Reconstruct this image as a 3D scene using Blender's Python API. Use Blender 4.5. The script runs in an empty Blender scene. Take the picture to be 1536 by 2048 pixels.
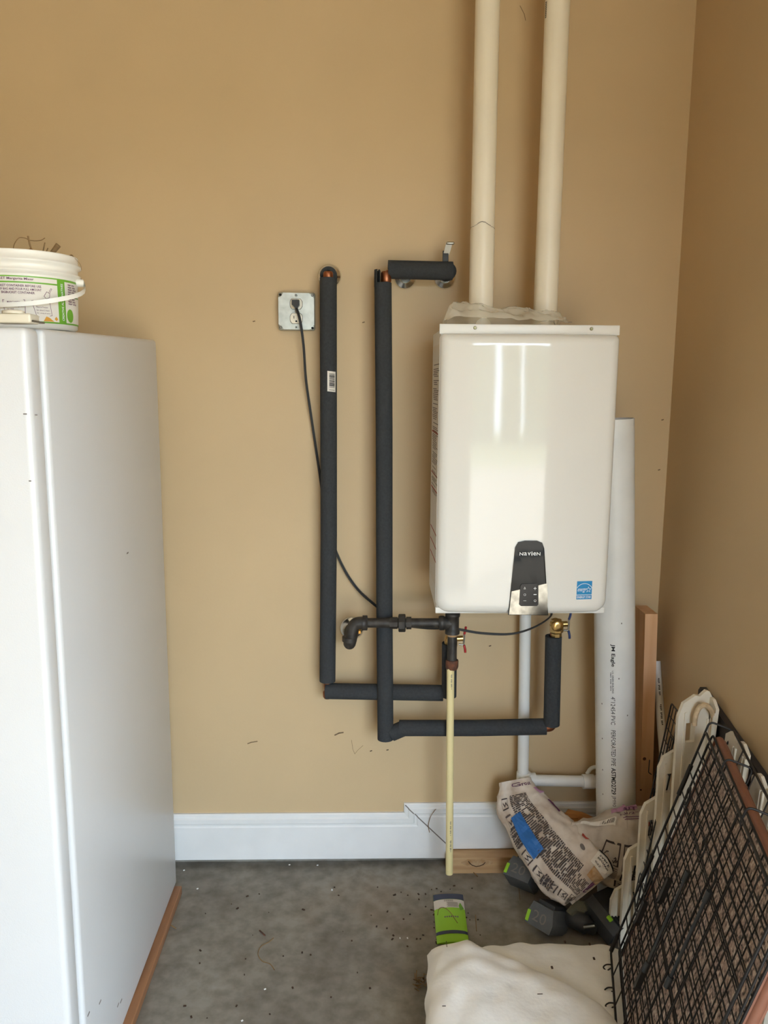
import bpy, math, random
from mathutils import Vector, Matrix, noise

random.seed(7)
sc = bpy.context.scene
COL = sc.collection

# ---------------------------------------------------------------- camera
F_PX = 1600.0
CAM = Vector((0.0, -2.30, 1.49))
YAW, PITCH, ROLL = math.radians(1.5), math.radians(9.2), math.radians(0.4)
FW = Vector((math.sin(YAW) * math.cos(PITCH), math.cos(YAW) * math.cos(PITCH), -math.sin(PITCH)))
_r0 = Vector((math.cos(YAW), -math.sin(YAW), 0))
_u0 = _r0.cross(FW)
RT = math.cos(ROLL) * _r0 + math.sin(ROLL) * _u0
UP = -math.sin(ROLL) * _r0 + math.cos(ROLL) * _u0
cd = bpy.data.cameras.new('camera')
cam = bpy.data.objects.new('camera', cd)
COL.objects.link(cam)
cd.sensor_fit = 'HORIZONTAL'
cd.sensor_width = 36.0
cd.lens = 36.0 * F_PX / 1536.0
cd.clip_start = 0.02
m = Matrix.Identity(4)
for i in range(3):
    m[i][0], m[i][1], m[i][2], m[i][3] = RT[i], UP[i], -FW[i], CAM[i]
cam.matrix_world = m
sc.camera = cam

# ---------------------------------------------------------------- world, sun, portal, exposure
sc.view_settings.view_transform = 'Standard'
sc.view_settings.look = 'None'
sc.view_settings.gamma = 1.0
sc.view_settings.use_curve_mapping = False
sc.view_settings.exposure = 4.22
sc.cycles.max_bounces = 10
sc.cycles.diffuse_bounces = 6
sc.cycles.use_denoising = True
sc.cycles.caustics_reflective = False
sc.cycles.caustics_refractive = False
sc.cycles.sample_clamp_indirect = 8.0
w = bpy.data.worlds.new('sky')
sc.world = w
w.use_nodes = True
nt = w.node_tree
bg = nt.nodes['Background']
bg.inputs[0].default_value = (0.68, 0.83, 1.0, 1)
bg.inputs[1].default_value = 1.0
sun_d = bpy.data.lights.new('sun', 'SUN')
sun_d.energy = 3.2
sun_d.angle = math.radians(0.6)
sun_d.color = (1.0, 0.94, 0.84)
sun = bpy.data.objects.new('sun', sun_d)
COL.objects.link(sun)
sun.rotation_euler = Vector((-0.55, 0.36, -0.62)).to_track_quat('-Z', 'Y').to_euler()
sun.location = (6, -10, 8)
DOOR_X0, DOOR_X1, DOOR_Z, DOOR_Y = 0.15, 4.2, 2.35, -4.2
pd = bpy.data.lights.new('door_portal', 'AREA')
pd.shape = 'RECTANGLE'
pd.size, pd.size_y = DOOR_X1 - DOOR_X0, DOOR_Z
pd.cycles.is_portal = True
po = bpy.data.objects.new('door_portal', pd)
COL.objects.link(po)
po.location = ((DOOR_X0 + DOOR_X1) / 2, DOOR_Y - 0.05, DOOR_Z / 2)
po.rotation_euler = (math.radians(90), 0, 0)


# ---------------------------------------------------------------- helpers
def ray(px, py):
    return FW + RT * ((px - 768) / F_PX) - UP * ((py - 1024) / F_PX)


def at_y(px, py, y):
    d = ray(px, py)
    return CAM + d * ((y - CAM.y) / d.y)


def at_x(px, py, x):
    d = ray(px, py)
    return CAM + d * ((x - CAM.x) / d.x)


def at_z(px, py, z):
    d = ray(px, py)
    return CAM + d * ((z - CAM.z) / d.z)


def lin(r, g, b):
    f = lambda c: (c / 255 / 12.92) if c / 255 <= 0.04045 else ((c / 255 + 0.055) / 1.055) ** 2.4
    return (f(r), f(g), f(b), 1)


def mat(name, rgb, rough=0.5, metal=0.0, var=0.0, vscale=8.0, bump=0.0, bscale=200.0, rgb2=None,
        coat=0.0, spec=0.5, thr=(0.35, 0.65), stretch=None, detail=5.0, coat_rough=0.05):
    m = bpy.data.materials.new(name)
    m.use_nodes = True
    n, l = m.node_tree.nodes, m.node_tree.links
    p = n['Principled BSDF']
    c = lin(*rgb)
    p.inputs['Base Color'].default_value = c
    p.inputs['Roughness'].default_value = rough
    p.inputs['Metallic'].default_value = metal
    p.inputs['Specular IOR Level'].default_value = spec
    p.inputs['Coat Weight'].default_value = coat
    p.inputs['Coat Roughness'].default_value = coat_rough
    tc = n.new('ShaderNodeTexCoord')
    vec = tc.outputs['Object']
    if stretch:
        mp = n.new('ShaderNodeMapping')
        mp.inputs['Scale'].default_value = stretch
        l.new(vec, mp.inputs['Vector'])
        vec = mp.outputs['Vector']
    if var > 0 or rgb2:
        tx = n.new('ShaderNodeTexNoise')
        tx.inputs['Scale'].default_value = vscale
        tx.inputs['Detail'].default_value = detail
        l.new(vec, tx.inputs['Vector'])
        rp = n.new('ShaderNodeValToRGB')
        rp.color_ramp.elements[0].position, rp.color_ramp.elements[1].position = thr
        if rgb2:
            rp.color_ramp.elements[0].color = c
            rp.color_ramp.elements[1].color = lin(*rgb2)
        else:
            k0, k1 = 1 - var, 1 + var
            rp.color_ramp.elements[0].color = (c[0] * k0, c[1] * k0, c[2] * k0, 1)
            rp.color_ramp.elements[1].color = (min(1, c[0] * k1), min(1, c[1] * k1), min(1, c[2] * k1), 1)
        l.new(tx.outputs['Fac'], rp.inputs['Fac'])
        l.new(rp.outputs['Color'], p.inputs['Base Color'])
    if bump > 0:
        tb = n.new('ShaderNodeTexNoise')
        tb.inputs['Scale'].default_value = bscale
        tb.inputs['Detail'].default_value = 3
        l.new(vec, tb.inputs['Vector'])
        bp = n.new('ShaderNodeBump')
        bp.inputs['Strength'].default_value = bump
        bp.inputs['Distance'].default_value = 0.002
        l.new(tb.outputs['Fac'], bp.inputs['Height'])
        l.new(bp.outputs['Normal'], p.inputs['Normal'])
    return m


ORG = {}


class MB:
    """collects shapes in world coordinates and links them as one mesh object"""

    def __init__(s):
        s.v, s.f, s.sm = [], [], []

    def add(s, vs, fs, smooth=False):
        o = len(s.v)
        s.v += [Vector(x) for x in vs]
        s.f += [tuple(i + o for i in f) for f in fs]
        s.sm += [smooth] * len(fs)
        return s

    def box(s, c, d, rot=None):
        c = Vector(c)
        vs = []
        for x in (-.5, .5):
            for y in (-.5, .5):
                for z in (-.5, .5):
                    q = Vector((x * d[0], y * d[1], z * d[2]))
                    vs.append(c + (rot @ q if rot else q))
        return s.add(vs, [(0, 1, 3, 2), (4, 6, 7, 5), (0, 4, 5, 1), (2, 3, 7, 6), (0, 2, 6, 4), (1, 5, 7, 3)])

    def rbox(s, c, d, r=0.004, rot=None, seg=3):
        """box with rounded edges (all twelve), made by pushing a subdivided cube onto a rounded shape"""
        c = Vector(c)
        h = Vector(d) * 0.5
        r = min(r, min(h) * 0.99)
        ax = []
        for k in range(3):
            a = [-h[k] + r * (1 - math.cos(i * math.pi / 2 / seg)) for i in range(seg + 1)]
            ax.append(a + [-x for x in reversed(a)])
        n = 2 * (seg + 1)
        idx, vs, fs = {}, [], []

        def vid(i, j, k):
            key = (i, j, k)
            if key not in idx:
                q = Vector((ax[0][i], ax[1][j], ax[2][k]))
                core = Vector((max(-h[t] + r, min(h[t] - r, q[t])) for t in range(3)))
                dd = q - core
                if dd.length > 1e-9:
                    q = core + dd.normalized() * r
                idx[key] = len(vs)
                vs.append(c + (rot @ q if rot else q))
            return idx[key]
        e = n - 1
        for i in range(e):
            for j in range(e):
                fs.append((vid(i, j, 0), vid(i, j + 1, 0), vid(i + 1, j + 1, 0), vid(i + 1, j, 0)))
                fs.append((vid(i, j, e), vid(i + 1, j, e), vid(i + 1, j + 1, e), vid(i, j + 1, e)))
                fs.append((vid(i, 0, j), vid(i + 1, 0, j), vid(i + 1, 0, j + 1), vid(i, 0, j + 1)))
                fs.append((vid(i, e, j), vid(i, e, j + 1), vid(i + 1, e, j + 1), vid(i + 1, e, j)))
                fs.append((vid(0, i, j), vid(0, i, j + 1), vid(0, i + 1, j + 1), vid(0, i + 1, j)))
                fs.append((vid(e, i, j), vid(e, i + 1, j), vid(e, i + 1, j + 1), vid(e, i, j + 1)))
        return s.add(vs, fs, True)

    def frames(s, path):
        path = [Vector(p) for p in path]
        out = []
        t0 = (path[1] - path[0]).normalized()
        a = Vector((0, 0, 1)) if abs(t0.z) < 0.9 else Vector((1, 0, 0))
        x = (a - t0 * a.dot(t0)).normalized()
        for i, p in enumerate(path):
            if i == 0:
                t = t0
            elif i == len(path) - 1:
                t = (path[i] - path[i - 1]).normalized()
            else:
                t = ((path[i] - path[i - 1]).normalized() + (path[i + 1] - path[i]).normalized()).normalized()
            x = (x - t * x.dot(t)).normalized()
            out.append((p, x, t.cross(x)))
        return out

    def tube(s, path, r, n=12, cap=True):
        fr = s.frames(path)
        rs = r if isinstance(r, (list, tuple)) else [r] * len(fr)
        vs, fs = [], []
        for (p, x, y), rr in zip(fr, rs):
            for k in range(n):
                a = 2 * math.pi * k / n
                vs.append(p + x * math.cos(a) * rr + y * math.sin(a) * rr)
        for i in range(len(fr) - 1):
            for k in range(n):
                k2 = (k + 1) % n
                fs.append((i * n + k, i * n + k2, (i + 1) * n + k2, (i + 1) * n + k))
        s.add(vs, fs, True)
        if cap:
            o = len(vs) - n
            s.add(vs[:n], [tuple(reversed(range(n)))])
            s.add(vs[o:], [tuple(range(n))])
        return s

    def sleeve(s, path, ro, ri, n=20):
        """hollow tube with wall thickness and open ends"""
        fr = s.frames(path)
        vs, fs = [], []
        m_ = len(fr)
        for rr in (ro, ri):
            for (p, x, y) in fr:
                for k in range(n):
                    a = 2 * math.pi * k / n
                    vs.append(p + x * math.cos(a) * rr + y * math.sin(a) * rr)
        for L in range(2):
            for i in range(m_ - 1):
                for k in range(n):
                    k2 = (k + 1) % n
                    b = L * m_ * n
                    q = (b + i * n + k, b + i * n + k2, b + (i + 1) * n + k2, b + (i + 1) * n + k)
                    fs.append(q if L == 0 else tuple(reversed(q)))
        s.add(vs, fs, True)
        rim = []
        for i in (0, m_ - 1):
            for k in range(n):
                k2 = (k + 1) % n
                rim.append((i * n + k, m_ * n + i * n + k, m_ * n + i * n + k2, i * n + k2))
        s.add(vs, rim, False)
        return s

    def lathe(s, c, axis, prof, n=24, smooth=True, cap=True):
        """prof: list of (radius, height along axis)"""
        c, t = Vector(c), Vector(axis).normalized()
        a = Vector((0, 0, 1)) if abs(t.z) < 0.9 else Vector((0, -1, 0))
        x = (a - t * a.dot(t)).normalized()
        y = t.cross(x)
        vs, fs = [], []
        for r, h in prof:
            for k in range(n):
                q = 2 * math.pi * (k + 0.5) / n
                vs.append(c + t * h + (x * math.cos(q) + y * math.sin(q)) * r)
        for i in range(len(prof) - 1):
            for k in range(n):
                k2 = (k + 1) % n
                fs.append((i * n + k, i * n + k2, (i + 1) * n + k2, (i + 1) * n + k))
        s.add(vs, fs, smooth)
        if cap:
            s.add(vs[:n], [tuple(reversed(range(n)))])
            s.add(vs[-n:], [tuple(range(n))])
        return s

    def prism(s, pts, vec, smooth=False):
        """pts: planar outline (world), vec: extrusion"""
        pts = [Vector(p) for p in pts]
        n = len(pts)
        vs = pts + [p + Vector(vec) for p in pts]
        fs = [tuple(range(n)), tuple(reversed(range(n, 2 * n)))]
        s.add(vs, fs)
        s.add(vs, [(i, i + n, (i + 1) % n + n, (i + 1) % n) for i in range(n)], smooth)
        return s

    def grid(s, fn, nu, nv, smooth=True, close_u=False):
        vs = [fn(i / (nu if close_u else nu - 1), j / (nv - 1)) for j in range(nv) for i in range(nu)]
        fs = []
        for j in range(nv - 1):
            for i in range(nu if close_u else nu - 1):
                i2 = (i + 1) % nu
                fs.append((j * nu + i, j * nu + i2, (j + 1) * nu + i2, (j + 1) * nu + i))
        return s.add(vs, fs, smooth)

    def build(s, name, material, parent=None, org=None):
        o_ = ORG[parent.name] if parent is not None else Vector(org if org is not None else (0, 0, 0))
        me = bpy.data.meshes.new(name)
        me.from_pydata([tuple(v - o_) for v in s.v], [], s.f)
        me.polygons.foreach_set('use_smooth', s.sm)
        me.update()
        ob = bpy.data.objects.new(name, me)
        COL.objects.link(ob)
        me.materials.append(material)
        if parent is not None:
            ob.parent = parent
        else:
            ob.location = o_
        ORG[ob.name] = o_
        return ob


def thing(name, label, cat, loc, group=None):
    o = bpy.data.objects.new(name, None)
    COL.objects.link(o)
    o.empty_display_size = 0.05
    o.location = loc
    ORG[o.name] = Vector(loc)
    return tag(o, label, cat, group)


def tag(o, label, cat, group=None):
    o['label'] = label
    o['category'] = cat
    if group:
        o['group'] = group
    return o


def struct(o):
    o['kind'] = 'structure'
    return o


def fillet(pts, r, seg=6):
    pts = [Vector(p) for p in pts]
    out = [pts[0]]
    for i in range(1, len(pts) - 1):
        a, b, c = pts[i - 1], pts[i], pts[i + 1]
        u, v = (a - b).normalized(), (c - b).normalized()
        rr = min(r, (a - b).length * 0.49, (c - b).length * 0.49)
        p0, p2 = b + u * rr, b + v * rr
        for k in range(seg + 1):
            t = k / seg
            out.append(p0 * (1 - t) ** 2 + b * 2 * t * (1 - t) + p2 * t * t)
    out.append(pts[-1])
    return out


def smooth_path(pts, n=8):
    pts = [Vector(p) for p in pts]
    P = [pts[0] * 2 - pts[1]] + pts + [pts[-1] * 2 - pts[-2]]
    out = []
    for i in range(1, len(P) - 2):
        p0, p1, p2, p3 = P[i - 1:i + 3]
        for k in range(n):
            t = k / n
            out.append(0.5 * ((2 * p1) + (p2 - p0) * t + (2 * p0 - 5 * p1 + 4 * p2 - p3) * t * t
                              + (3 * p1 - p0 - 3 * p2 + p3) * t ** 3))
    out.append(pts[-1])
    return out


def lerp(a, b, t):
    return a + (b - a) * t


def text2d(s, bold=0.0, shear=0.0):
    cu = bpy.data.curves.new('txt', 'FONT')
    cu.body = s
    cu.size = 1.0
    cu.offset = bold
    cu.shear = shear
    cu.resolution_u = 2
    ob = bpy.data.objects.new('txt', cu)
    COL.objects.link(ob)
    dg = bpy.context.evaluated_depsgraph_get()
    me = bpy.data.meshes.new_from_object(ob.evaluated_get(dg))
    vs = [(v.co.x, v.co.y) for v in me.vertices]
    fs = [tuple(p.vertices) for p in me.polygons]
    bpy.data.objects.remove(ob)
    bpy.data.curves.remove(cu)
    bpy.data.meshes.remove(me)
    return vs, fs


def put_text(mb, s, fn, x0, x1, y0, y1, bold=0.0, shear=0.0):
    """text stretched into the rectangle (x0..x1, y0..y1) of the map fn(x, y) -> world"""
    vs, fs = text2d(s, bold, shear)
    ax, bx_ = min(v[0] for v in vs), max(v[0] for v in vs)
    ay, by = min(v[1] for v in vs), max(v[1] for v in vs)
    mb.add([fn(x0 + (x1 - x0) * (v[0] - ax) / (bx_ - ax), y0 + (y1 - y0) * (v[1] - ay) / (by - ay)) for v in vs], fs)


def strip(mb, fn, x0, x1, y0, y1, n=1, m_=1):
    mb.grid(lambda u, v: fn(x0 + (x1 - x0) * u, y0 + (y1 - y0) * v), n + 1, m_ + 1, False)


def frame2d(mb, fn, x0, x1, y0, y1, t, n=4):
    strip(mb, fn, x0, x1, y0, y0 + t, n)
    strip(mb, fn, x0, x1, y1 - t, y1, n)
    strip(mb, fn, x0, x0 + t, y0, y1, 1, n)
    strip(mb, fn, x1 - t, x1, y0, y1, 1, n)


def dashes(mb, fn, x0, x1, y0, y1, n=14):
    """print too small to read: a row of short marks"""
    for k in range(n):
        a = x0 + (x1 - x0) * k / n
        if k % 5 != 4:
            strip(mb, fn, a, a + (x1 - x0) / n * .62, y0 if k % 3 else lerp(y0, y1, .2), y1)


def polyline2d(mb, fn, pts, t, closed=False):
    pts = [Vector(p) for p in pts]
    segs = list(zip(pts, pts[1:] + (pts[:1] if closed else [])))
    if not closed:
        segs = segs[:len(pts) - 1]
    for a, b in segs:
        d = (b - a)
        if d.length < 1e-9:
            continue
        d.normalize()
        q = Vector((-d.y, d.x)) * t / 2
        e = d * t / 2
        mb.add([fn(*(a - e + q)), fn(*(b + e + q)), fn(*(b + e - q)), fn(*(a - e - q))], [(3, 2, 1, 0)])


def copy_to(src, parent, mtx):
    o = src.copy()
    COL.objects.link(o)
    o.parent = parent
    o.matrix_local = mtx
    return o


# ---------------------------------------------------------------- materials
M_wall = mat('wall_paint', (200, 175, 137), 0.5, var=0.03, vscale=2.2, bump=0.10, bscale=140, spec=0.35)
M_white_trim = mat('trim_white', (226, 226, 224), 0.35, var=0.03, vscale=10)
M_ceiling = mat('ceiling_white', (215, 208, 195), 0.8)
M_pine = mat('pine', (205, 172, 128), 0.6, rgb2=(170, 128, 84), vscale=7, stretch=(0.6, 6, 6), thr=(.3, .75), bump=.1)
M_freezer = mat('freezer_enamel', (207, 207, 206), 0.32, var=0.015, vscale=3, bump=0.12, bscale=420, spec=.4)
M_gasket = mat('gasket', (200, 200, 204), 0.6)
M_beige = mat('beige_plastic', (214, 206, 186), 0.4)
M_foam = mat('foam', (58, 60, 62), 0.95, var=0.10, vscale=160, bump=0.3, bscale=420, spec=.2)
M_copper = mat('copper', (152, 98, 70), 0.4, metal=1.0, var=.2, vscale=30)
M_chrome = mat('chrome', (235, 235, 232), 0.2, metal=1.0)
M_galv = mat('galvanized', (186, 190, 184), 0.42, metal=0.75, var=.12, vscale=40)
M_iron = mat('black_iron', (58, 54, 50), 0.5, metal=.3, var=.35, vscale=50, bump=.3, bscale=160)
M_rust = mat('rust', (110, 66, 44), 0.85, rgb2=(66, 48, 40), vscale=70, bump=.5, bscale=150)
M_brass = mat('brass', (202, 168, 108), 0.28, metal=1.0)
M_black = mat('black_plastic', (22, 22, 23), 0.45)
M_cord = mat('cord_rubber', (26, 25, 25), 0.4)
M_ivory = mat('ivory', (236, 230, 214), 0.35)
M_slot = mat('dark_slot', (16, 14, 12), 0.8)
M_pvc = mat('pvc_cream', (233, 224, 204), 0.38, var=.03, vscale=6)
M_pvc_w = mat('pvc_white', (226, 226, 222), 0.42, var=.03, vscale=14, bump=.05, bscale=60)
M_cpvc = mat('cpvc', (228, 212, 158), 0.35, var=.02, vscale=9)
M_heater = mat('heater_enamel', (228, 226, 219), 0.06, spec=.36)
M_heater_side = mat('heater_side', (226, 224, 218), 0.35)
M_ink = mat('ink', (30, 28, 30), 0.7)
M_ink_grey = mat('ink_grey', (120, 112, 106), 0.8)
M_ink_sack = mat('ink_sack', (74, 64, 62), 0.8)
M_ink_red = mat('ink_red', (170, 70, 56), 0.7)
M_mirror_black = mat('smoked_gloss', (7, 7, 8), 0.04, spec=.14)
M_mirror = mat('smoked_mirror', (120, 118, 112), 0.10, metal=1.0, var=.25, vscale=60)
M_button = mat('button_pad', (34, 31, 31), 0.2, spec=.2)
M_white_ink = mat('white_ink', (240, 240, 240), 0.5)
M_blue = mat('sticker_blue', (30, 134, 190), 0.4)
M_red = mat('red_grip', (170, 24, 30), 0.45)
M_bluegrip = mat('blue_grip', (30, 48, 96), 0.45)
M_bucket = mat('bucket_white', (236, 232, 222), 0.35)
M_green = mat('label_green', (112, 172, 52), 0.45)
M_purple_ink = mat('ink_purple', (96, 42, 82), 0.6)
M_orange = mat('label_orange', (222, 160, 60), 0.5)
M_dry = mat('dry_grass', (134, 106, 70), 0.9, var=.3, vscale=40)
M_bag = mat('paper_sack', (212, 200, 186), 0.75, rgb2=(164, 142, 122), vscale=16, thr=(.45, .78), bump=.6, bscale=55)
M_bag2 = mat('paper_sack_grey', (200, 190, 176), 0.75, rgb2=(152, 134, 116), vscale=15, thr=(.45, .78), bump=.6, bscale=55)
M_lilac = mat('label_lilac', (186, 140, 170), 0.7)
M_tape = mat('blue_tape', (40, 104, 172), 0.6)
M_stain = mat('stain', (166, 124, 76), 0.8, rgb2=(196, 168, 132), vscale=40)
M_paperwhite = mat('paper_white', (226, 220, 210), 0.6)
M_grey_plastic = mat('grey_plastic', (88, 90, 90), 0.6, var=.12, vscale=30, bump=.2, bscale=300)
M_dkgrey = mat('dark_grey_plastic', (48, 49, 50), 0.55, var=.15, vscale=30)
M_lime = mat('lime', (150, 204, 46), 0.5)
M_navy = mat('navy_print', (52, 60, 84), 0.5)
M_batting = mat('batting', (246, 244, 238), 0.95, var=.02, vscale=16, bump=.5, bscale=55, spec=.1)
M_stud = mat('stud_wood', (222, 182, 142), 0.65, rgb2=(204, 156, 114), vscale=5, stretch=(7, 7, .5), thr=(.3, .75), bump=.1)
M_plankwood = mat('plank_wood', (158, 112, 76), 0.6, rgb2=(120, 80, 52), vscale=6, stretch=(7, .5, 7), thr=(.3, .75))
M_kraft = mat('kraft', (176, 120, 62), 0.8, rgb2=(140, 90, 46), vscale=12, stretch=(1, 8, 1))
M_fence = mat('fence_plastic', (222, 214, 196), 0.55, rgb2=(196, 186, 166), vscale=9, thr=(.5, .8))
M_darkwood = mat('dark_plank', (48, 42, 36), 0.7, var=.2, vscale=9, stretch=(6, .6, 6))
M_wire = mat('black_wire', (24, 21, 20), 0.5)
M_wirecap = mat('wire_coupler', (58, 62, 66), 0.4, metal=.3)
M_brown_edge = mat('brown_edge', (134, 88, 68), 0.5, var=.1, vscale=20)
M_rope = mat('rope', (196, 172, 138), 0.9, var=.15, vscale=90)
M_steel = mat('steel', (150, 148, 140), 0.35, metal=1.0)
M_screwhead = mat('screw_brass', (128, 122, 92), 0.4, metal=.8)
M_dirt = mat('dirt', (66, 48, 34), 0.95, var=.4, vscale=80)
M_scuff = mat('scuff', (112, 92, 66), 0.8)
M_drive = mat('driveway', (146, 140, 130), 0.9, var=.06, vscale=1.5)
M_added_green = mat('added_greenery', (112, 118, 88), 0.95, var=.25, vscale=3)  # shared green of the added, unseen grass strip and hedge


def mat_concrete():
    m = bpy.data.materials.new('concrete')
    m.use_nodes = True
    n, l = m.node_tree.nodes, m.node_tree.links
    p = n['Principled BSDF']
    p.inputs['Roughness'].default_value = 0.6
    p.inputs['Specular IOR Level'].default_value = 0.3
    tc = n.new('ShaderNodeTexCoord')

    def ns(scale, detail, rough=0.55):
        t = n.new('ShaderNodeTexNoise')
        t.inputs['Scale'].default_value = scale
        t.inputs['Detail'].default_value = detail
        t.inputs['Roughness'].default_value = rough
        l.new(tc.outputs['Object'], t.inputs['Vector'])
        return t
    a, b, c = ns(3.2, 8, .62), ns(24, 6), ns(2.0, 3)
    r1 = n.new('ShaderNodeValToRGB')
    r1.color_ramp.elements[0].position, r1.color_ramp.elements[1].position = 0.3, 0.72
    r1.color_ramp.elements[0].color = lin(116, 111, 102)
    r1.color_ramp.elements[1].color = lin(156, 151, 141)
    l.new(a.outputs['Fac'], r1.inputs['Fac'])
    r2 = n.new('ShaderNodeValToRGB')
    r2.color_ramp.elements[0].position, r2.color_ramp.elements[1].position = 0.33, 0.62
    r2.color_ramp.elements[0].color = (.72, .70, .66, 1)
    r2.color_ramp.elements[1].color = (1.05, 1.05, 1.05, 1)
    l.new(b.outputs['Fac'], r2.inputs['Fac'])
    mx = n.new('ShaderNodeMix')
    mx.data_type, mx.blend_type = 'RGBA', 'MULTIPLY'
    mx.inputs['Factor'].default_value = 1
    l.new(r1.outputs['Color'], mx.inputs['A'])
    l.new(r2.outputs['Color'], mx.inputs['B'])
    r3 = n.new('ShaderNodeValToRGB')
    r3.color_ramp.elements[0].position, r3.color_ramp.elements[1].position = 0.56, 0.74
    r3.color_ramp.elements[0].color = (0, 0, 0, 1)
    r3.color_ramp.elements[1].color = (.55, .55, .55, 1)
    l.new(c.outputs['Fac'], r3.inputs['Fac'])
    mx2 = n.new('ShaderNodeMix')
    mx2.data_type = 'RGBA'
    l.new(r3.outputs['Color'], mx2.inputs['Factor'])
    l.new(mx.outputs['Result'], mx2.inputs['A'])
    mx2.inputs['B'].default_value = lin(122, 98, 70)
    l.new(mx2.outputs['Result'], p.inputs['Base Color'])
    bp = n.new('ShaderNodeBump')
    bp.inputs['Strength'].default_value = .15
    bp.inputs['Distance'].default_value = .003
    l.new(b.outputs['Fac'], bp.inputs['Height'])
    l.new(bp.outputs['Normal'], p.inputs['Normal'])
    return m


def mat_speckle():
    m = bpy.data.materials.new('speckled_laminate')
    m.use_nodes = True
    n, l = m.node_tree.nodes, m.node_tree.links
    p = n['Principled BSDF']
    p.inputs['Roughness'].default_value = 0.45
    tc = n.new('ShaderNodeTexCoord')
    t = n.new('ShaderNodeTexNoise')
    t.inputs['Scale'].default_value = 120
    t.inputs['Detail'].default_value = 2
    l.new(tc.outputs['Object'], t.inputs['Vector'])
    r = n.new('ShaderNodeValToRGB')
    e = r.color_ramp.elements
    e[0].position, e[0].color = 0.36, lin(50, 42, 40)
    e[1].position, e[1].color = 0.46, lin(172, 148, 136)
    q = e.new(0.56)
    q.color = lin(196, 172, 158)
    q = e.new(0.64)
    q.color = lin(226, 214, 202)
    l.new(t.outputs['Fac'], r.inputs['Fac'])
    l.new(r.outputs['Color'], p.inputs['Base Color'])
    return m


def mat_clear(name, rgb, alpha, rough=.25):
    m = bpy.data.materials.new(name)
    m.use_nodes = True
    n, l = m.node_tree.nodes, m.node_tree.links
    p = n['Principled BSDF']
    p.inputs['Base Color'].default_value = lin(*rgb)
    p.inputs['Roughness'].default_value = rough
    tr = n.new('ShaderNodeBsdfTransparent')
    mx = n.new('ShaderNodeMixShader')
    mx.inputs[0].default_value = alpha
    l.new(tr.outputs[0], mx.inputs[1])
    l.new(p.outputs[0], mx.inputs[2])
    l.new(mx.outputs[0], n['Material Output'].inputs['Surface'])
    return m


M_conc = mat_concrete()
M_speck = mat_speckle()
M_clear = mat_clear('clear_film', (226, 220, 204), .40, .12)
M_clam = mat_clear('clear_clamshell', (110, 108, 88), .55, .25)

# ---------------------------------------------------------------- the setting
XR, ZC, XL, YF, XF = 0.884, 2.75, -3.0, -4.2, 4.4     # right wall, ceiling, left wall, door wall, far side
RET = -1.9                                            # the right wall ends here and the garage widens


def slab(name, lo, hi, material):
    return struct(MB().box([(a + b) / 2 for a, b in zip(lo, hi)], [b - a for a, b in zip(lo, hi)]).build(name, material))


floor = slab('floor', (XL - .1, YF - .1, -.1), (XF + .1, .1, 0), M_conc)
wall_back = slab('wall_back', (XL - .1, 0, .035), (XR + .12, .12, ZC), M_wall)
slab('trim_2', (XL - .1, .018, 0), (XR + .12, .12, .035), M_conc)
slab('wall_right', (XR, RET, 0), (XR + .12, 0, ZC), M_wall)
slab('wall_return', (XR + .12, RET, 0), (XF + .1, RET + .12, ZC), M_wall)
slab('wall_left', (XL - .1, YF, 0), (XL, 0, ZC), M_wall)
slab('wall_side', (XF, YF, 0), (XF + .1, RET, ZC), M_wall)
slab('ceiling', (XL - .1, YF - .1, ZC), (XF + .1, .12, ZC + .1), M_ceiling)
slab('wall_front', (XL - .1, YF - .12, 0), (DOOR_X0, YF, ZC), M_wall)
slab('wall_above_door', (DOOR_X0, YF - .12, DOOR_Z), (XF + .1, YF, ZC), M_wall)
slab('trim_1', (DOOR_X0 - .09, YF, 0), (DOOR_X0, YF + .02, DOOR_Z + .09), M_white_trim)
slab('driveway', (-8, -13, -.12), (12, YF - .1, -.02), M_drive)
slab('added_greenery', (-14, -24, -.12), (20, -13, -.02), M_added_green)  # unseen grass strip, added to soften the driveway's edge in the heater's reflection
for ha, hb in ((-12, 1.45), (1.95, 3.5), (3.72, 18)):  # unseen hedge, added to darken the heater's reflection; its gaps make bright streaks
    hdg = MB()
    hdg.grid(lambda u, v: Vector((lerp(ha, hb, u), -19 + .4 * noise.noise(Vector((lerp(ha, hb, u) * 1.3, v * 6, 0))) - .3 * v,
                                  -.1 + v * (3.0 + .6 * noise.noise(Vector((lerp(ha, hb, u), 0, 4)))))), 60, 14)
    struct(hdg.build('reflection_hedge', M_added_green))
for cx_, cw_ in ((2.9, .12),):
    slab('reflection_post', (cx_, -6.2, -.02), (cx_ + cw_, -6.2 + cw_, 2.9), M_white_trim)  # unseen white post, added to reflect as a streak in the heater front

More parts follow.
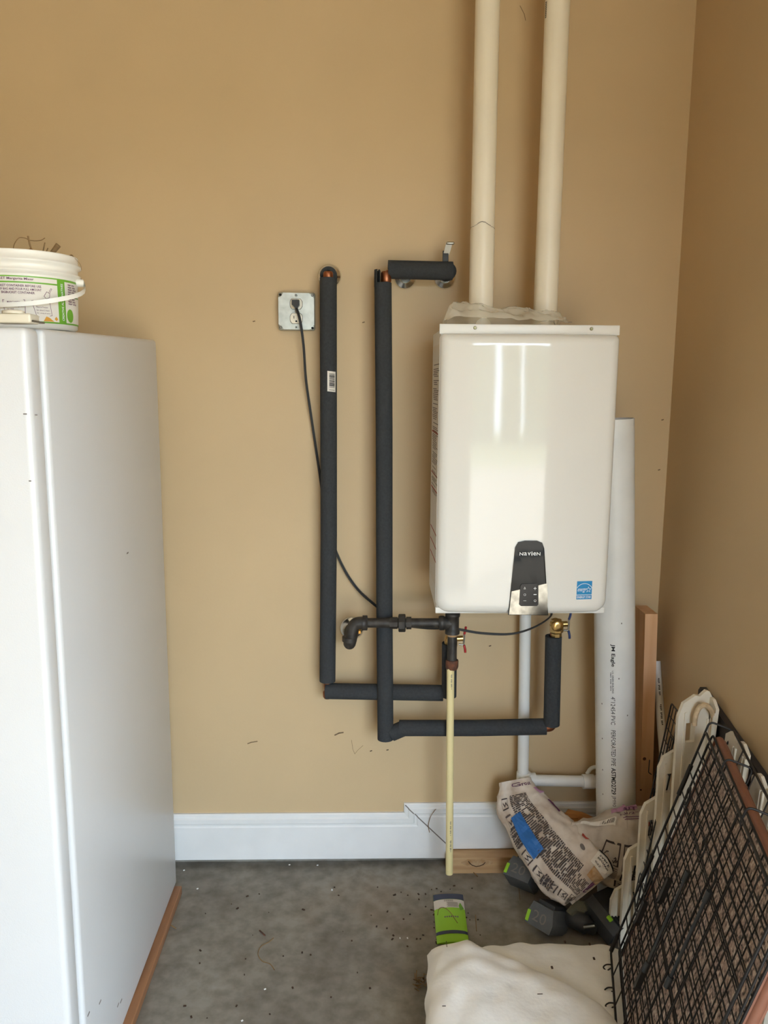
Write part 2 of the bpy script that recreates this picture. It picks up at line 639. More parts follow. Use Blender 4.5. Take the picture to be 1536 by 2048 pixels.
# baseboard: one moulded profile swept along a path that steps up over the sill board
BB = [(0.0, 0.0), (0.0, -.007), (.004, -.010), (.012, -.011), (.016, -.0145), (.030, -.0145), (.034, -.010),
      (.040, -.0095), (.044, -.0125), (.150, -.0125), (.152, -.011), (.152, 0.0)]
zb, xs, rise = .176, .128, .031
bb_parts = MB()
cols = []
for d, y in BB:
    cols.append([Vector((XL, y, zb - d)), Vector((xs + d, y, zb - d)), Vector((xs + d, y, zb + rise - d)),
                 Vector((XR, y, zb + rise - d))])
for i in range(len(BB) - 1):
    for k in range(3):
        bb_parts.add([cols[i][k], cols[i][k + 1], cols[i + 1][k + 1], cols[i + 1][k]], [(3, 2, 1, 0)])
base = struct(bb_parts.build('baseboard_back', M_white_trim))
crack = MB()
for a, t in ((rise, .0012),):
    for i in range(2, len(BB) - 3):
        d0, y0 = BB[i]
        d1, y1 = BB[i + 1]
        p, q = Vector((xs + d0, y0 - .0006, zb + a - d0)), Vector((xs + d1, y1 - .0006, zb + a - d1))
        o_ = Vector((t, 0, t))
        crack.add([p - o_, p + o_, q + o_, q - o_], [(3, 2, 1, 0)])
crack.build('mitre_crack', M_ink_grey, base)
slab('baseboard_right', (XR - .014, RET, .022), (XR, -.014, .176), M_white_trim)

# small marks on the painted wall
def wallmark(px, py, pts, t=.0012, material=M_scuff):
    c = at_y(px, py, 0)
    mb = MB()
    polyline2d(mb, lambda x, z: Vector((x, -.0006, z)), [(c.x + a, c.z + b) for a, b in pts], t)
    mb.build('scuff_mark', material, wall_back)


wallmark(703, 1480, [(0, 0), (.004, -.03), (.010, -.045), (.02, -.032), (.035, -.018)], .001)
wallmark(678, 1468, [(-.012, -.003), (0, .003), (.012, .005)], .004)
wallmark(505, 1487, [(-.014, 0), (-.004, .004), (.014, .007)], .003)
wallmark(1040, 12, [(0, 0), (.012, -.02), (.016, -.035)], .0015)
for px, py in ((727, 645), (508, 643), (980, 1292), (742, 1502), (775, 1500), (1325, 840), (1318, 940)):
    wallmark(px, py, [(-.002, 0), (.002, .001)], .003, M_dirt if py > 1000 else M_scuff)

sill = MB().box((.571, -.0275, .026), (.622, .053, .052)).build('sill_board', M_pine, org=(.571, -.0275, 0))
tag(sill, 'raw pine board lying on the concrete under the raised baseboard', 'board')
kp = MB()
kp.add([Vector((.352 + .050 * math.cos(k * .3142), -.0543, .036 + (.011 + .003 * math.sin(k * 2.1)) * math.sin(k * .3142))) for k in range(20)], [tuple(range(20))])
kp.build('knot_stain', M_stain, sill)
knot = MB()
polyline2d(knot, lambda x, z: Vector((x, -.0547, z)), [(.326, .040), (.331, .033), (.338, .027), (.350, .023), (.362, .025), (.372, .030), (.377, .036)], .0026)
knot.build('knot_crack', M_dirt, sill)

# ---------------------------------------------------------------- upright freezer
FX1, FX0, FYB, FYF = -.548, -1.26, -.125, -.885
fz = thing('upright_freezer', 'tall white upright freezer standing on a wooden plank by the tan wall', 'freezer', (-.9, -.5, .026))


def slant_top(mb, dz=.020):
    for v in mb.v:
        v.z += dz * (v.z / 1.58) * ((v.y - FYF) / (FYB - FYF) - 0.05)
    return mb


slant_top(MB().rbox(((FX0 + FX1) / 2, (FYB + FYF) / 2, .802), (FX1 - FX0, FYB - FYF, 1.552), .010)).build('body', M_freezer, fz)
door = slant_top(MB().rbox(((FX0 + FX1) / 2 - .001, -.927, .805), (FX1 - FX0, .054, 1.545), .012)).build('door', M_freezer, fz)
MB().box(((FX0 + FX1) / 2 - .006, -.893, .805), (FX1 - FX0 - .02, .018, 1.52)).build('gasket', M_gasket, door)
hg = MB()
hg.rbox((-.580, -.915, 1.5905), (.062, .040, .016), .004)
hg.build('hinge_cover', M_beige, fz)
MB().lathe((-.580, -.925, 1.598), (0, 0, 1), [(.018, 0), (.018, .004), (.012, .006)], 16).build('hinge_cap', M_beige, fz)
MB().box((-.558, -.905, 1.5865), (.022, .05, .003)).build('hinge_plate', M_steel, fz)
hd = MB()
hd.tube(fillet([(-1.20, -.955, 1.15), (-1.20, -.995, 1.15), (-1.20, -.995, .75), (-1.20, -.955, .75)], .02), .011, 10)
hd.build('door_handle', M_freezer, door)
sm = MB()
for px, py, L in ((50, 828, .006), (60, 962, .004), (72, 830, .004)):
    c = at_y(px, py, -.9548)
    sm.box((c.x, -.9546, c.z), (L, .0006, .002))
for px, py in ((255, 1106), (236, 2010), (200, 2004), (177, 2028), (242, 2002)):
    c = at_x(px, py, FX1)
    sm.box((FX1 + .0003, c.y, c.z), (.0006, .012, .003))
sm.build('scuff_marks', M_ink_grey, fz)['kind'] = 'stuff'
pl = MB().rbox((-.875, -.52, .013), (.69, .76, .0255), .003).build('wooden_plank', M_plankwood, org=(-.875, -.52, 0))
tag(pl, 'brown wooden plank lying flat beneath the white freezer', 'plank')

# ---------------------------------------------------------------- bucket on the freezer
BC, BR, BZ0, BZ1 = Vector((-.712, -.56, 1.592)), .112, 1.592, 1.742
bk = thing('plastic_bucket', 'white plastic drink mix bucket with green label on top of the freezer', 'bucket', BC)


def br(z):
    return lerp(.104, .110, (z - BZ0) / (BZ1 - BZ0))


prof = [(.098, 0.0), (.104, .004), (br(1.695), 1.695 - BZ0), (br(1.70) + .001, .106), (br(1.70) + .008, .110), (br(1.7) + .008, .113),
        (br(1.7) + .002, .115), (br(1.7) + .002, .126), (br(1.7) + .009, .129), (br(1.7) + .009, .133), (br(1.7) + .003, .135),
        (br(1.7) + .003, .147), (br(1.7) + .0035, .150), (br(1.7) - .001, .150), (.104, .13), (.100, .01), (.02, .008)]
MB().lathe(BC, (0, 0, 1), prof, 64).build('shell', M_bucket, bk)


def bmap(off):
    def fn(s, z):   # s: arc length, 0 faces the camera side (-y)
        r = br(z) + off
        a = (s + .058) / br(z)
        return Vector((BC.x + r * math.sin(a), BC.y - r * math.cos(a), z))
    return fn


lb = MB()
strip(lb, bmap(.0006), -.13, .175, 1.603, 1.692, 60)
lab = lb.build('label', M_green, bk)
wp = MB()
for x0, x1, z0, z1 in ((-.125, .052, 1.681, 1.6895), (-.125, .052, 1.606, 1.678), (.071, .165, 1.660, 1.6875), (.071, .165, 1.606, 1.658)):
    strip(wp, bmap(.0012), x0, x1, z0, z1, 40)
wp.build('label_panel', M_paperwhite, lab)
tx = MB()
put_text(tx, 'BIGBUCKET Margarita Mixer', bmap(.0018), -.085, .005, 1.6825, 1.6885, .015)
put_text(tx, 'BIGBUCKET CONTAINER BEFORE USE', bmap(.0018), -.075, .018, 1.6705, 1.6750, .015)
put_text(tx, 'CORNER OF BAG AND POUR FULL AMOUNT', bmap(.0018), -.080, .018, 1.6640, 1.6685, .012)
put_text(tx, 'BIGBUCKET CONTAINER', bmap(.0018), -.055, .005, 1.6575, 1.6620, .015)
put_text(tx, 'MARGARITA', bmap(.0018), -.046, -.022, 1.6395, 1.6430, .012)
put_text(tx, 'ON THE ROCKS', bmap(.0018), -.049, -.019, 1.6350, 1.6385, .012)
for i, s_ in enumerate(('Place in Refrigerator', 'to chill', 'Replace lid and', 'fill container', 'Use Dispenser')):
    put_text(tx, s_, bmap(.0018), -.047, -.047 + .0015 * len(s_), 1.631 - i * .0046, 1.6338 - i * .0046)
for i, s_ in enumerate(('Place in Freezer', 'Stir about 2 hours', 'Stir, scoop & serve')):
    put_text(tx, s_, bmap(.0018), .006, .006 + .0014 * len(s_), 1.632 - i * .006, 1.6352 - i * .006)
for i in range(9):
    dashes(tx, bmap(.0018), .080, .104 + .004 * (i % 3), 1.681 - i * .0047, 1.684 - i * .0047, 9)
polyline2d(tx, bmap(.0018), [(-.054, 1.645), (-.014, 1.646), (-.015, 1.606)], .0008)
polyline2d(tx, bmap(.0018), [(-.054, 1.645), (-.050, 1.606)], .0008)
polyline2d(tx, bmap(.0018), [(-.002, 1.645), (.032, 1.650), (.036, 1.618), (.006, 1.614)], .0008, True)
polyline2d(tx, bmap(.0018), [(.022, 1.655), (.028, 1.664), (.034, 1.661), (.033, 1.653), (.027, 1.650)], .0008, True)
polyline2d(tx, bmap(.0018), [(.032, 1.663), (.037, 1.671), (.039, 1.670), (.034, 1.662)], .0007)
tx.build('printed_text', M_purple_ink, lab)['kind'] = 'stuff'
tw = MB()
fnv = bmap(.0018)
put_text(tw, 'CREATIVE ALTERNATIVES', lambda x, y: fnv(.0655 - y, 1.610 + x), 0, .073, 0, .0055, .01)
tw.build('side_lettering', M_white_ink, lab)
og = MB()
og.add([fnv(.018, 1.6065), fnv(.024, 1.616), fnv(.030, 1.614), fnv(.040, 1.6065)], [(0, 1, 2, 3)])
og.add([fnv(.041, 1.612), fnv(.045, 1.617), fnv(.049, 1.612), fnv(.045, 1.608)], [(0, 1, 2, 3)])
og.build('fruit_print', M_orange, lab)
ov = MB()
ov.add([fnv(.084 + .011 * math.cos(k * .3142), 1.621 + .0135 * math.sin(k * .3142)) for k in range(20)], [tuple(range(20))])
ov.build('green_seal', M_green, lab)
# bail handle hanging in front
hp = []
for k in range(25):
    t = k / 24
    a = lerp(1.75, -1.75, t)
    r = BR + .008 + .016 * math.sin(math.pi * min(1, t * 3)) * (t < .33) + .003
    hp.append(Vector((BC.x + r * math.sin(a), BC.y - r * math.cos(a), 1.692 - .058 * math.sin(math.pi * min(1, t * 1.0)) ** .8)))
hm = MB()
hm.grid(lambda u, v: hp[min(24, int(round(u * 24)))] + Vector((0, 0, (v - .5) * .009)) + Vector((math.sin(lerp(1.75, -1.75, u)), -math.cos(lerp(1.75, -1.75, u)), 0)) * .0, 25, 2)
hm.grid(lambda u, v: hp[24 - min(24, int(round(u * 24)))] + Vector((0, 0, (v - .5) * .009)) - Vector((math.sin(lerp(-1.75, 1.75, u)), -math.cos(lerp(-1.75, 1.75, u)), 0)) * .0022, 25, 2)
hm.build('bail_handle', M_bucket, bk)
for sx in (-1, 1):
    a = sx * 1.72
    n_ = Vector((math.sin(a), -math.cos(a), 0))
    MB().lathe(Vector((BC.x, BC.y, 1.692)) + n_ * (BR - .005), n_, [(.008, 0), (.008, .014), (.005, .016)], 14).build('handle_lug', M_bucket, bk)
# dried plant bits in the bucket
dn = thing('dried_plant_bundle', 'tuft of dry brown stems sticking out of the white bucket', 'dried plant', (BC.x, BC.y, 1.60))
soil = MB()
soil.grid(lambda u, v: Vector((BC.x + .097 * v * math.cos(6.283 * u), BC.y + .097 * v * math.sin(6.283 * u),
                               1.728 + .014 * noise.noise(Vector((u * 9, v * 5, 1))) + (1 - v) * .012)), 32, 8, True)
soil.build('leaf_litter', M_dry, dn)


def stem(pts, r=.0012, name='stem'):
    MB().tube(smooth_path(pts, 6), r, 5).build(name, M_dry, dn)


def bp_(px, py, y=-.60):
    return at_y(px, py, y)


stem([bp_(27, 508), bp_(28, 490), bp_(38, 476), bp_(50, 476), bp_(62, 481), bp_(80, 481), bp_(90, 476)], .0009)
stem([bp_(66, 508), bp_(60, 490), bp_(56, 472)], .0018)
stem([bp_(85, 508), bp_(88, 494), bp_(90, 485)], .0012)
stem([bp_(92, 506), bp_(96, 496)], .0012)
stem([bp_(55, 504), bp_(62, 498), bp_(70, 506)], .0016)
stem([bp_(136, 514, -.56), bp_(143, 510, -.56), bp_(147, 514, -.56)], .0012)
stem([bp_(145, 512, -.56), bp_(160, 528, -.56), bp_(163, 540, -.56)], .0004)
for k in range(14):
    a, r_ = random.uniform(0, 6.28), random.uniform(.02, .085)
    p = Vector((BC.x + r_ * math.cos(a), BC.y + r_ * math.sin(a), 1.735))
    stem([p, p + Vector((random.uniform(-.02, .02), random.uniform(-.02, .02), random.uniform(.008, .02)))], .001)
p0 = bp_(104, 506, -.58)
MB().tube([p0, p0 + Vector((.014, 0, .016))], [.005, .006], 8).build('twig_chunk', M_dry, dn)

# ---------------------------------------------------------------- electrical box
ob_ = thing('outlet_box', 'galvanized square electrical outlet box with ivory duplex receptacle on the wall', 'outlet', at_y(593, 623, 0))
oc = at_y(593, 623, -.020)
OS, OD = .051, .022          # half side, depth


def om(x, z, off=0.0):
    return Vector((oc.x + x, -OD - off, oc.z + z - x * .01))


MB().rbox((oc.x, -OD / 2, oc.z), (2 * OS, OD, 2 * OS), .006).build('box', M_galv, ob_)
pts = []
for qx, qz, a0 in ((1, 1, 270), (-1, 1, 0), (-1, -1, 90), (1, -1, 180)):
    cx, cz = qx * OS, qz * OS
    for k in range(7):
        a = math.radians({(1, 1): 270 - k * 15, (-1, 1): 360 - k * 15, (-1, -1): 90 - k * 15, (1, -1): 180 - k * 15}[(qx, qz)])
        pts.append((cx + .013 * math.cos(a), cz + .013 * math.sin(a)))
cov = MB()
sh = .965
cov.prism([om(x * sh, z * sh) for x, z in pts], (0, -.006, 0))
cover = cov.build('cover_plate', M_galv, ob_)
for sx in (-1, 1):
    for sz in (-1, 1):
        c = om(sx * .044, sz * .044, 0)
        MB().lathe(c, (0, -1, 0), [(.0035, -.001), (.0035, .0018), (.002, .0024)], 12).build('corner_screw', M_slot if sx * sz < 0 else M_steel, ob_)


def face_map(cz):
    return lambda x, z, off=0: om(x, cz + z, .006 + off)


for cz in (.0195, -.0195):
    fm = face_map(cz)
    o2 = []
    for k in range(40):
        a = 2 * math.pi * k / 40
        o2.append((max(-.0165, min(.0165, .0172 * math.cos(a))), max(-.0138, min(.0138, .0172 * math.sin(a)))))
    rim = MB()
    rim.prism([fm(x * 1.07, z * 1.07, 0) for x, z in o2], (0, -.0006, 0))
    rim.build('receptacle_gap', M_slot, ob_)
    fc = MB()
    fc.prism([fm(x, z, 0) for x, z in o2], (0, -.003, 0))
    face = fc.build('receptacle', M_ivory, ob_)
    sl = MB()
    for sx, h in ((-.0063, .0075), (.0063, .0062)):
        sl.box(fm(sx, .0032, .0032), (.0018, .0006, h))
    sl.prism([fm(.0024 * math.cos(a) if True else 0, -.0075 + .0026 * math.sin(a), .003) for a in [math.pi * k / 8 for k in range(9)]]
             + [fm(-.0024, -.0098, .003), fm(.0024, -.0098, .003)], (0, -.0005, 0))
    sl.build('slots', M_slot, face)
for z in (.043, 0, -.043):
    c = om(0, z, .006)
    MB().lathe(c, (0, -1, 0), [(.004, -.001), (.004, .0014), (.0025, .002)], 14).build('plate_screw', M_steel if z == 0 else M_galv, ob_)
    if z:
        MB().lathe(c, (0, -1, 0), [(.0018, 0), (.0018, .0026)], 10).build('screw_hole', M_slot, ob_)

# ---------------------------------------------------------------- power cord
pc = thing('electric_cable', 'thin black power cable running from the outlet box behind the foam pipes', 'cord', at_y(593, 605, -.03))
plug = MB()
pz = om(0, .0195, .009)
plug.prism([pz + Vector((x, 0, z)) for x, z in ((-.010, .009), (.010, .009), (.010, -.005), (.004, -.013), (-.001, -.013), (-.010, -.004))], (0, -.022, 0))
plug.build('plug', M_black, pc)
c0 = pz + Vector((.001, -.014, -.010))
path = [c0, at_y(600, 640, -.048), at_y(607, 690, -.045), at_y(612, 760, -.028), at_y(622, 830, -.018), at_y(636, 925, -.012), at_y(652, 1030, -.010),
        at_y(674, 1108, -.012), at_y(710, 1172, -.02), at_y(757, 1216, -.05), at_y(795, 1246, -.09), at_y(850, 1256, -.115), at_y(905, 1257, -.13),
        at_y(960, 1266, -.14), at_y(1020, 1268, -.15), at_y(1065, 1256, -.16), at_y(1098, 1236, -.17), at_y(1104, 1222, -.175)]
sp = smooth_path(path, 8)
for dx in (-.0014, .0014):
    MB().tube([p + Vector((dx, 0, dx)) for p in sp], .0021, 7).build('conductor', M_cord, pc)

# ---------------------------------------------------------------- water heater
HX0, HX1, HZ0, HZ1, HYB, HYF = .184, .622, .912, 1.618, -.088, -.318
hx, hw = (HX0 + HX1) / 2, (HX1 - HX0) / 2
wh = thing('tankless_water_heater', 'white wall mounted tankless water heater with glossy front and black control panel', 'water heater', (hx, -.2, HZ0))
# chassis with the chamfered lower back
ch = MB()
ch.prism([(HX0 + .004, HYB, HZ0 + .012), (HX0 + .004, HYB, HZ1), (HX0 + .004, HYF, HZ1), (HX0 + .004, HYF, HZ0 - .004)], (HX1 - HX0 - .008, 0, 0))
chassis = ch.build('chassis', M_heater_side, wh)
MB().box((hx, -.05, 1.50), (.36, .084, .05)).build('wall_bracket', M_galv, wh)
MB().box((hx, -.05, 1.00), (.30, .084, .05)).build('wall_bracket', M_galv, wh)
fl = MB()
fl.rbox((hx, -.320, HZ1 + .001), (HX1 - HX0 + .002, .006, .024), .002)
flange = fl.build('top_flange', M_heater_side, wh)
fl2 = MB()
fl2.rbox((hx, -.320, HZ0 + .003), (HX1 - HX0 - .002, .006, .016), .002)
fl2.build('bottom_flange', M_heater_side, wh)
for px in (950, 1183):
    c = at_y(px, 655, -.323)
    MB().lathe((c.x, -.3228, HZ1 + .004), (0, -1, 0), [(.0042, 0), (.0042, .0015), (.003, .0028)], 14).build('screw', M_screwhead, flange)

# front cover: rounded outline, bulged across
CZ0, CZ1 = HZ0 + .001, HZ1 - .010
cz_, chh = (CZ0 + CZ1) / 2, (CZ1 - CZ0) / 2
EDGE = .024
BUL = .014


def outline(inset, n=24):
    out = []
    w_, h_ = hw - inset, chh - inset
    for sx, sz, rr, a0 in ((1, 1, .014, 0), (-1, 1, .014, 90), (-1, -1, .034, 180), (1, -1, .034, 270)):
        r_ = max(.0005, rr - inset * .55)
        for k in range(n):
            a = math.radians(a0 + 90 * k / (n - 1))
            out.append((sx * (w_ - r_) + r_ * math.cos(a), sz * (h_ - r_) + r_ * math.sin(a)))
    # more points on the long edges keep the bulge smooth
    dense = []
    for i, p in enumerate(out):
        q = out[(i + 1) % len(out)]
        dense.append(p)
        if i % n == n - 1:
            for k in range(1, 24):
                dense.append((lerp(p[0], q[0], k / 24), lerp(p[1], q[1], k / 24)))
    return dense


def front_y(x, z=None, off=0.0):
    return -.345 - BUL * (1 - (x / hw) ** 2) - off


def cover_y(x, z, d):
    e = 0.0
    if d < EDGE:
        e = EDGE - math.sqrt(max(0, EDGE ** 2 - (EDGE - d) ** 2))
    return front_y(x) + e


cm = MB()
loops = []
for d in (-1, 0, .0012, .003, .006, .010, .015, .020, .024, .030, .05, .08, .11, .14, .17, .20, .2185):
    lp = outline(max(0, d))
    loops.append([Vector((hx + x, -.322 if d < 0 else cover_y(x, z, d), cz_ + z)) for x, z in lp])
nv = len(loops[0])
vs = [v for L in loops for v in L]
fs = []
for i in range(len(loops) - 1):
    for k in range(nv):
        k2 = (k + 1) % nv
        fs.append((i * nv + k, i * nv + k2, (i + 1) * nv + k2, (i + 1) * nv + k))
fs.append(tuple((len(loops) - 1) * nv + k for k in range(nv)))
cm.add(vs, fs, True)
cover = cm.build('front_cover', M_heater, wh)


def hm_(off):
    """map (world x, world z) onto the bulged front"""
    return lambda x, z: Vector((x, front_y(x - hx) - off, z))


def hpx(px, py):
    p = at_y(px, py, -.359)
    return p.x, p.z


def hpoly(mb, pxs, off, thick):
    q = [hpx(*p) for p in pxs]
    f0, f1 = hm_(off), hm_(off + thick)
    n = len(q)
    vs = [f0(*p) for p in q] + [f1(*p) for p in q]
    mb.add(vs, [tuple(range(n, 2 * n))] + [(i, (i + 1) % n, (i + 1) % n + n, i + n) for i in range(n)])


cp = MB()
hpoly(cp, [(1016, 1229), (1030, 1095), (1036, 1084), (1050, 1081), (1074, 1081), (1084, 1085), (1088, 1096), (1096, 1230)], -.002, .006)
ctrl = cp.build('control_panel', M_mirror_black, wh)
lowm = MB()
hpoly(lowm, [(1017.5, 1228), (1022.5, 1182), (1094, 1166), (1095, 1229)], .0039, .0006)
lowm.build('mirror_band', M_mirror, ctrl)
bz = MB()
hpoly(bz, [(1037.5, 1208), (1040, 1171), (1043, 1167), (1073, 1166), (1076, 1170), (1076, 1208), (1073, 1211), (1041, 1211)], .0042, .0012)
pad = bz.build('button_pad', M_button, ctrl)
ic = MB()
f_ = hm_(.0070)


def hrect(px0, px1, py0, py1):
    a, b = hpx(px0, py1), hpx(px1, py0)
    return a[0], b[0], a[1], b[1]


put_text(ic, '+', f_, *hrect(1066, 1072, 1172.5, 1178.5))
put_text(ic, '-', f_, *hrect(1066, 1072, 1187, 1188.5))
cx, cz2 = hpx(1069, 1200)
polyline2d(ic, f_, [(cx + .0026 * math.cos(k * .628), cz2 + .0026 * math.sin(k * .628)) for k in range(10)], .0008, True)
cx, cz2 = hpx(1048.5, 1188)
polyline2d(ic, f_, [(cx + .0026 * math.cos(k * .628), cz2 + .0026 * math.sin(k * .628)) for k in range(10)], .0007, True)
cx, cz2 = hpx(1048.5, 1175)
polyline2d(ic, f_, [(cx - .002, cz2 - .002), (cx, cz2 + .003), (cx + .002, cz2 - .002)], .0008, True)
cx, cz2 = hpx(1048.5, 1200)
polyline2d(ic, f_, [(cx - .003, cz2), (cx + .003, cz2)], .0008)
ic.build('button_icons', M_white_ink, pad)
br_ = MB()
x0, x1, z0, z1 = hrect(1038, 1080, 1103.5, 1110)
nf = hm_(.0060)
wx = [('N', .20), ('a', .17), ('v', .17), ('i', .07), ('e', .16), ('N', .20)]
tot = sum(a for _, a in wx) + .03 * 5
xx = x0
for chn, ww in wx:
    a, b = xx, xx + (x1 - x0) * ww / tot
    put_text(br_, chn, nf, a, b, z0, z1 if chn != 'i' else z1 + .0012, .012)
    xx = b + (x1 - x0) * .03 / tot
br_.build('brand_lettering', M_white_ink, ctrl)
# blue sticker
st = MB()
f0 = hm_(.0006)
x0, x1, z0, z1 = hrect(1153.5, 1186.5, 1163.5, 1200)
strip(st, f0, x0, x1, z0, z1, 4)
stick = st.build('blue_sticker', M_blue, wh)
sw = MB()
f1 = hm_(.0011)
W_, H_ = x1 - x0, z1 - z0
strip(sw, f1, x0, x1, z0 + H_ * .235, z0 + H_ * .26)
ca = [(x0 + W_ * .5 + W_ * .56 * math.cos(a), z0 + H_ * .40 + W_ * .56 * math.sin(a)) for a in [math.radians(8 + k * 10) for k in range(17)]]
ca = [c for c in ca if x0 <= c[0] <= x1]
polyline2d(sw, f1, ca, .0011)
sc_ = (x0 + W_ * .77, z0 + H_ * .53)
polyline2d(sw, f1, [(sc_[0] + (.0072 if k % 2 == 0 else .0030) * math.sin(k * math.pi / 5), sc_[1] + (.0072 if k % 2 == 0 else .0030) * math.cos(k * math.pi / 5)) for k in range(10)], .0008, True)
put_text(sw, 'energy', f1, x0 + W_ * .06, x0 + W_ * .62, z0 + H_ * .37, z0 + H_ * .60, 0, .5)
put_text(sw, 'ENERGY STAR', f1, x0 + W_ * .05, x0 + W_ * .95, z0 + H_ * .06, z0 + H_ * .19, .01)
sw.build('sticker_print', M_white_ink, stick)
# printed label on the left side
sl_ = MB()
fside = lambda y, z: Vector((HX0 + .0035, y, z))
strip(sl_, lambda a, b: fside(a, b), -.300, -.105, .965, 1.585)
side = sl_.build('side_label', M_paperwhite, chassis)
ln = MB()
fs2 = lambda y, z: Vector((HX0 + .003, y, z))
z = 1.535
while z > 1.20:
    strip(ln, fs2, -.290 + random.uniform(0, .06), -.120 - random.uniform(0, .03), z, z + .0022)
    z -= random.choice((.0045, .0045, .005, .011))
ln.build('small_print', M_ink_grey, side)['kind'] = 'stuff'
for z in (1.36, 1.25, 1.21, 1.10, 1.065, 1.03):
    rd = MB()
    strip(rd, fs2, -.29, -.115, z, z + .004)
    rd.build('red_rule', M_ink_red, side)

# crumpled clear bag lying on top of the heater
bgm = MB()


def bagfn(u, v):
    x = lerp(.196, .505, u)
    # plan: from front edge over the hump to the back
    y = lerp(-.316, -.185, v)
    hump = math.sin(math.pi * min(1, max(0, v * .98 + .02))) ** .45
    prof_ = lerp(.052, .026, max(0, u - .12) / .88) * min(1, u / .07) * (1 if u < .96 else .5)
    q = Vector((u * 5.0 + v * 2.2, v * 3.0 - u * 1.5, 3.3))
    ridge = (1 - 2.4 * abs(noise.noise(q))) * .010 + (1 - 2.4 * abs(noise.noise(q * 2.3 + Vector((5, 1, 0))))) * .005
    z = HZ1 + .014 + hump * max(.004, prof_ + ridge - .004)
    return Vector((x + noise.noise(q * 1.7) * .012, y + noise.noise(q * 1.3 + Vector((2, 7, 1))) * .012 - (.004 if v < .1 else 0), z))


bgm.grid(bagfn, 90, 44)
tag(bgm.build('plastic_bag', M_clear, org=(.35, -.25, HZ1)), 'crumpled clear plastic bag lying on top of the water heater', 'bag')

# ---------------------------------------------------------------- vent pipes
for nm, top, bot, lab_ in (('left', (975.5, 0), (962, 600), 'white vent pipe with a hairline joint rising beside the foam elbow'),
                           ('right', (1115.5, 0), (1091, 612), 'white vent pipe with a small black print near the corner wall')):
    a, b = at_y(*top, -.165), at_y(*bot, -.165)
    d = (a - b).normalized()
    lo = b + d * ((HZ1 - b.z) / d.z)
    hi = b + d * ((ZC - .002 - b.z) / d.z)
    vp = thing('vent_pipe', lab_, 'pipe', lo)
    if nm == 'left':
        jz = at_y(962, 455, -.195).z
        j = lo + d * ((jz - lo.z) / d.z)
        MB().tube([lo, j], .0312, 32).build('lower_section', M_pvc, vp)
        MB().tube([j, hi], .0302, 32).build('upper_section', M_pvc, vp)
        jm = MB()

        def jfn(u, v):
            a_ = math.pi * (1.0 + u)
            zz = jz + .004 + .010 * math.exp(-((u - .45) / .16) ** 2) - .012 * max(0, u - .62) + .002 * noise.noise(Vector((u * 22, 0, 0))) + (v - .5) * (.0016 if abs(u - .5) < .2 else .0010)
            ax_ = lo + d * ((zz - lo.z) / d.z)
            return ax_ + Vector((math.cos(a_), math.sin(a_), 0)) * .0317
        jm.grid(jfn, 48, 2)
        jm.build('joint_line', M_ink_grey, vp)
    else:
        MB().tube([lo, hi], .0305, 32).build('section', M_pvc, vp)
        pm = MB()
        for k in range(9):
            zz = at_y(1092, 32, -.18).z + .034 - k * .0042 * 1.0
            ax_ = lo + d * ((zz - lo.z) / d.z)
            pm.grid(lambda u, v: ax_ + Vector((math.cos(math.radians(186 + 14 * u)), math.sin(math.radians(186 + 14 * u)), 0)) * .0308 + Vector((0, 0, (v - .5) * .0026)), 3, 2)
        pm.build('pipe_print', M_ink, vp)
    MB().lathe(lo, d, [(.036, 0), (.036, .018), (.0325, .022)], 28).build('collar', M_pvc, vp)

# ---------------------------------------------------------------- insulated water lines
RO, RI, RC = .0232, .0125, .0111


def foam(parent, pts, ro=RO):
    return MB().sleeve(pts, ro, RI).build('foam_sleeve', M_foam, parent)


def flange_plate(parent, c, r=.032):
    return MB().lathe((c.x, 0, c.z), (0, -1, 0), [(r, 0), (r, .002), (r * .9, .007), (r * .55, .011), (r * .5, .014)], 32).build('wall_flange', M_chrome, parent)


# hot line
A0 = at_y(656.5, 549, -.058)
A1 = at_y(655, 1386, -.062)
A2 = at_y(897, 1386, -.100)
A3 = at_y(901, 1270, -.116)
Aw = Vector((A0.x, 0, A0.z))
wa = thing('insulated_water_pipe', 'foam wrapped copper pipe with barcode sticker beside the outlet box', 'pipe', (A0.x, -.03, A1.z), 'insulated water lines')
MB().tube(fillet([Aw, A0, A1, A2, A3, A3 + Vector((.002, -.004, .09))], .022, 8), RC, 14).build('copper_pipe', M_copper, wa)
flange_plate(wa, at_y(659, 553, 0), .033)
foam(wa, [Aw + Vector((0, -.012, 0)), Aw + Vector((0, -.046, 0))])
for e, r_ in ((A0, .0135), (A1, .0135), (A2, .0135)):
    MB().lathe(e + Vector((0, 0, -.004)), (0, 0, 1), [(.010, -.012), (r_, -.006), (r_, .008), (.010, .012)], 16).build('elbow_fitting', M_copper, wa)
pa = at_y(656.5, 556, -.060)
pb = at_y(655, 1362, -.062)
slv = foam(wa, [pa, lerp(pa, pb, .3) + Vector((.0015, 0, 0)), lerp(pa, pb, .62) + Vector((.003, 0, 0)), pb])
foam(wa, [at_y(652, 1382, -.066), at_y(770, 1384, -.088), at_y(886, 1386, -.098)])
va = at_y(898, 1392, -.106)
foam(wa, [va, at_y(899, 1286, -.116)], .0215)
# barcode sticker wrapped on the sleeve
scx = at_y(664, 762, -.085)
axc = lerp(pa, pb, .26)


def skmap(off):
    def fn(s, z):
        a = s / RO
        zz = scx.z + z
        t = (zz - pa.z) / (pb.z - pa.z)
        cx_ = lerp(pa, pb, t).x + .0012
        return Vector((cx_ + (RO + off) * math.sin(a), lerp(pa, pb, t).y - (RO + off) * math.cos(a), zz - s * .1))
    return fn


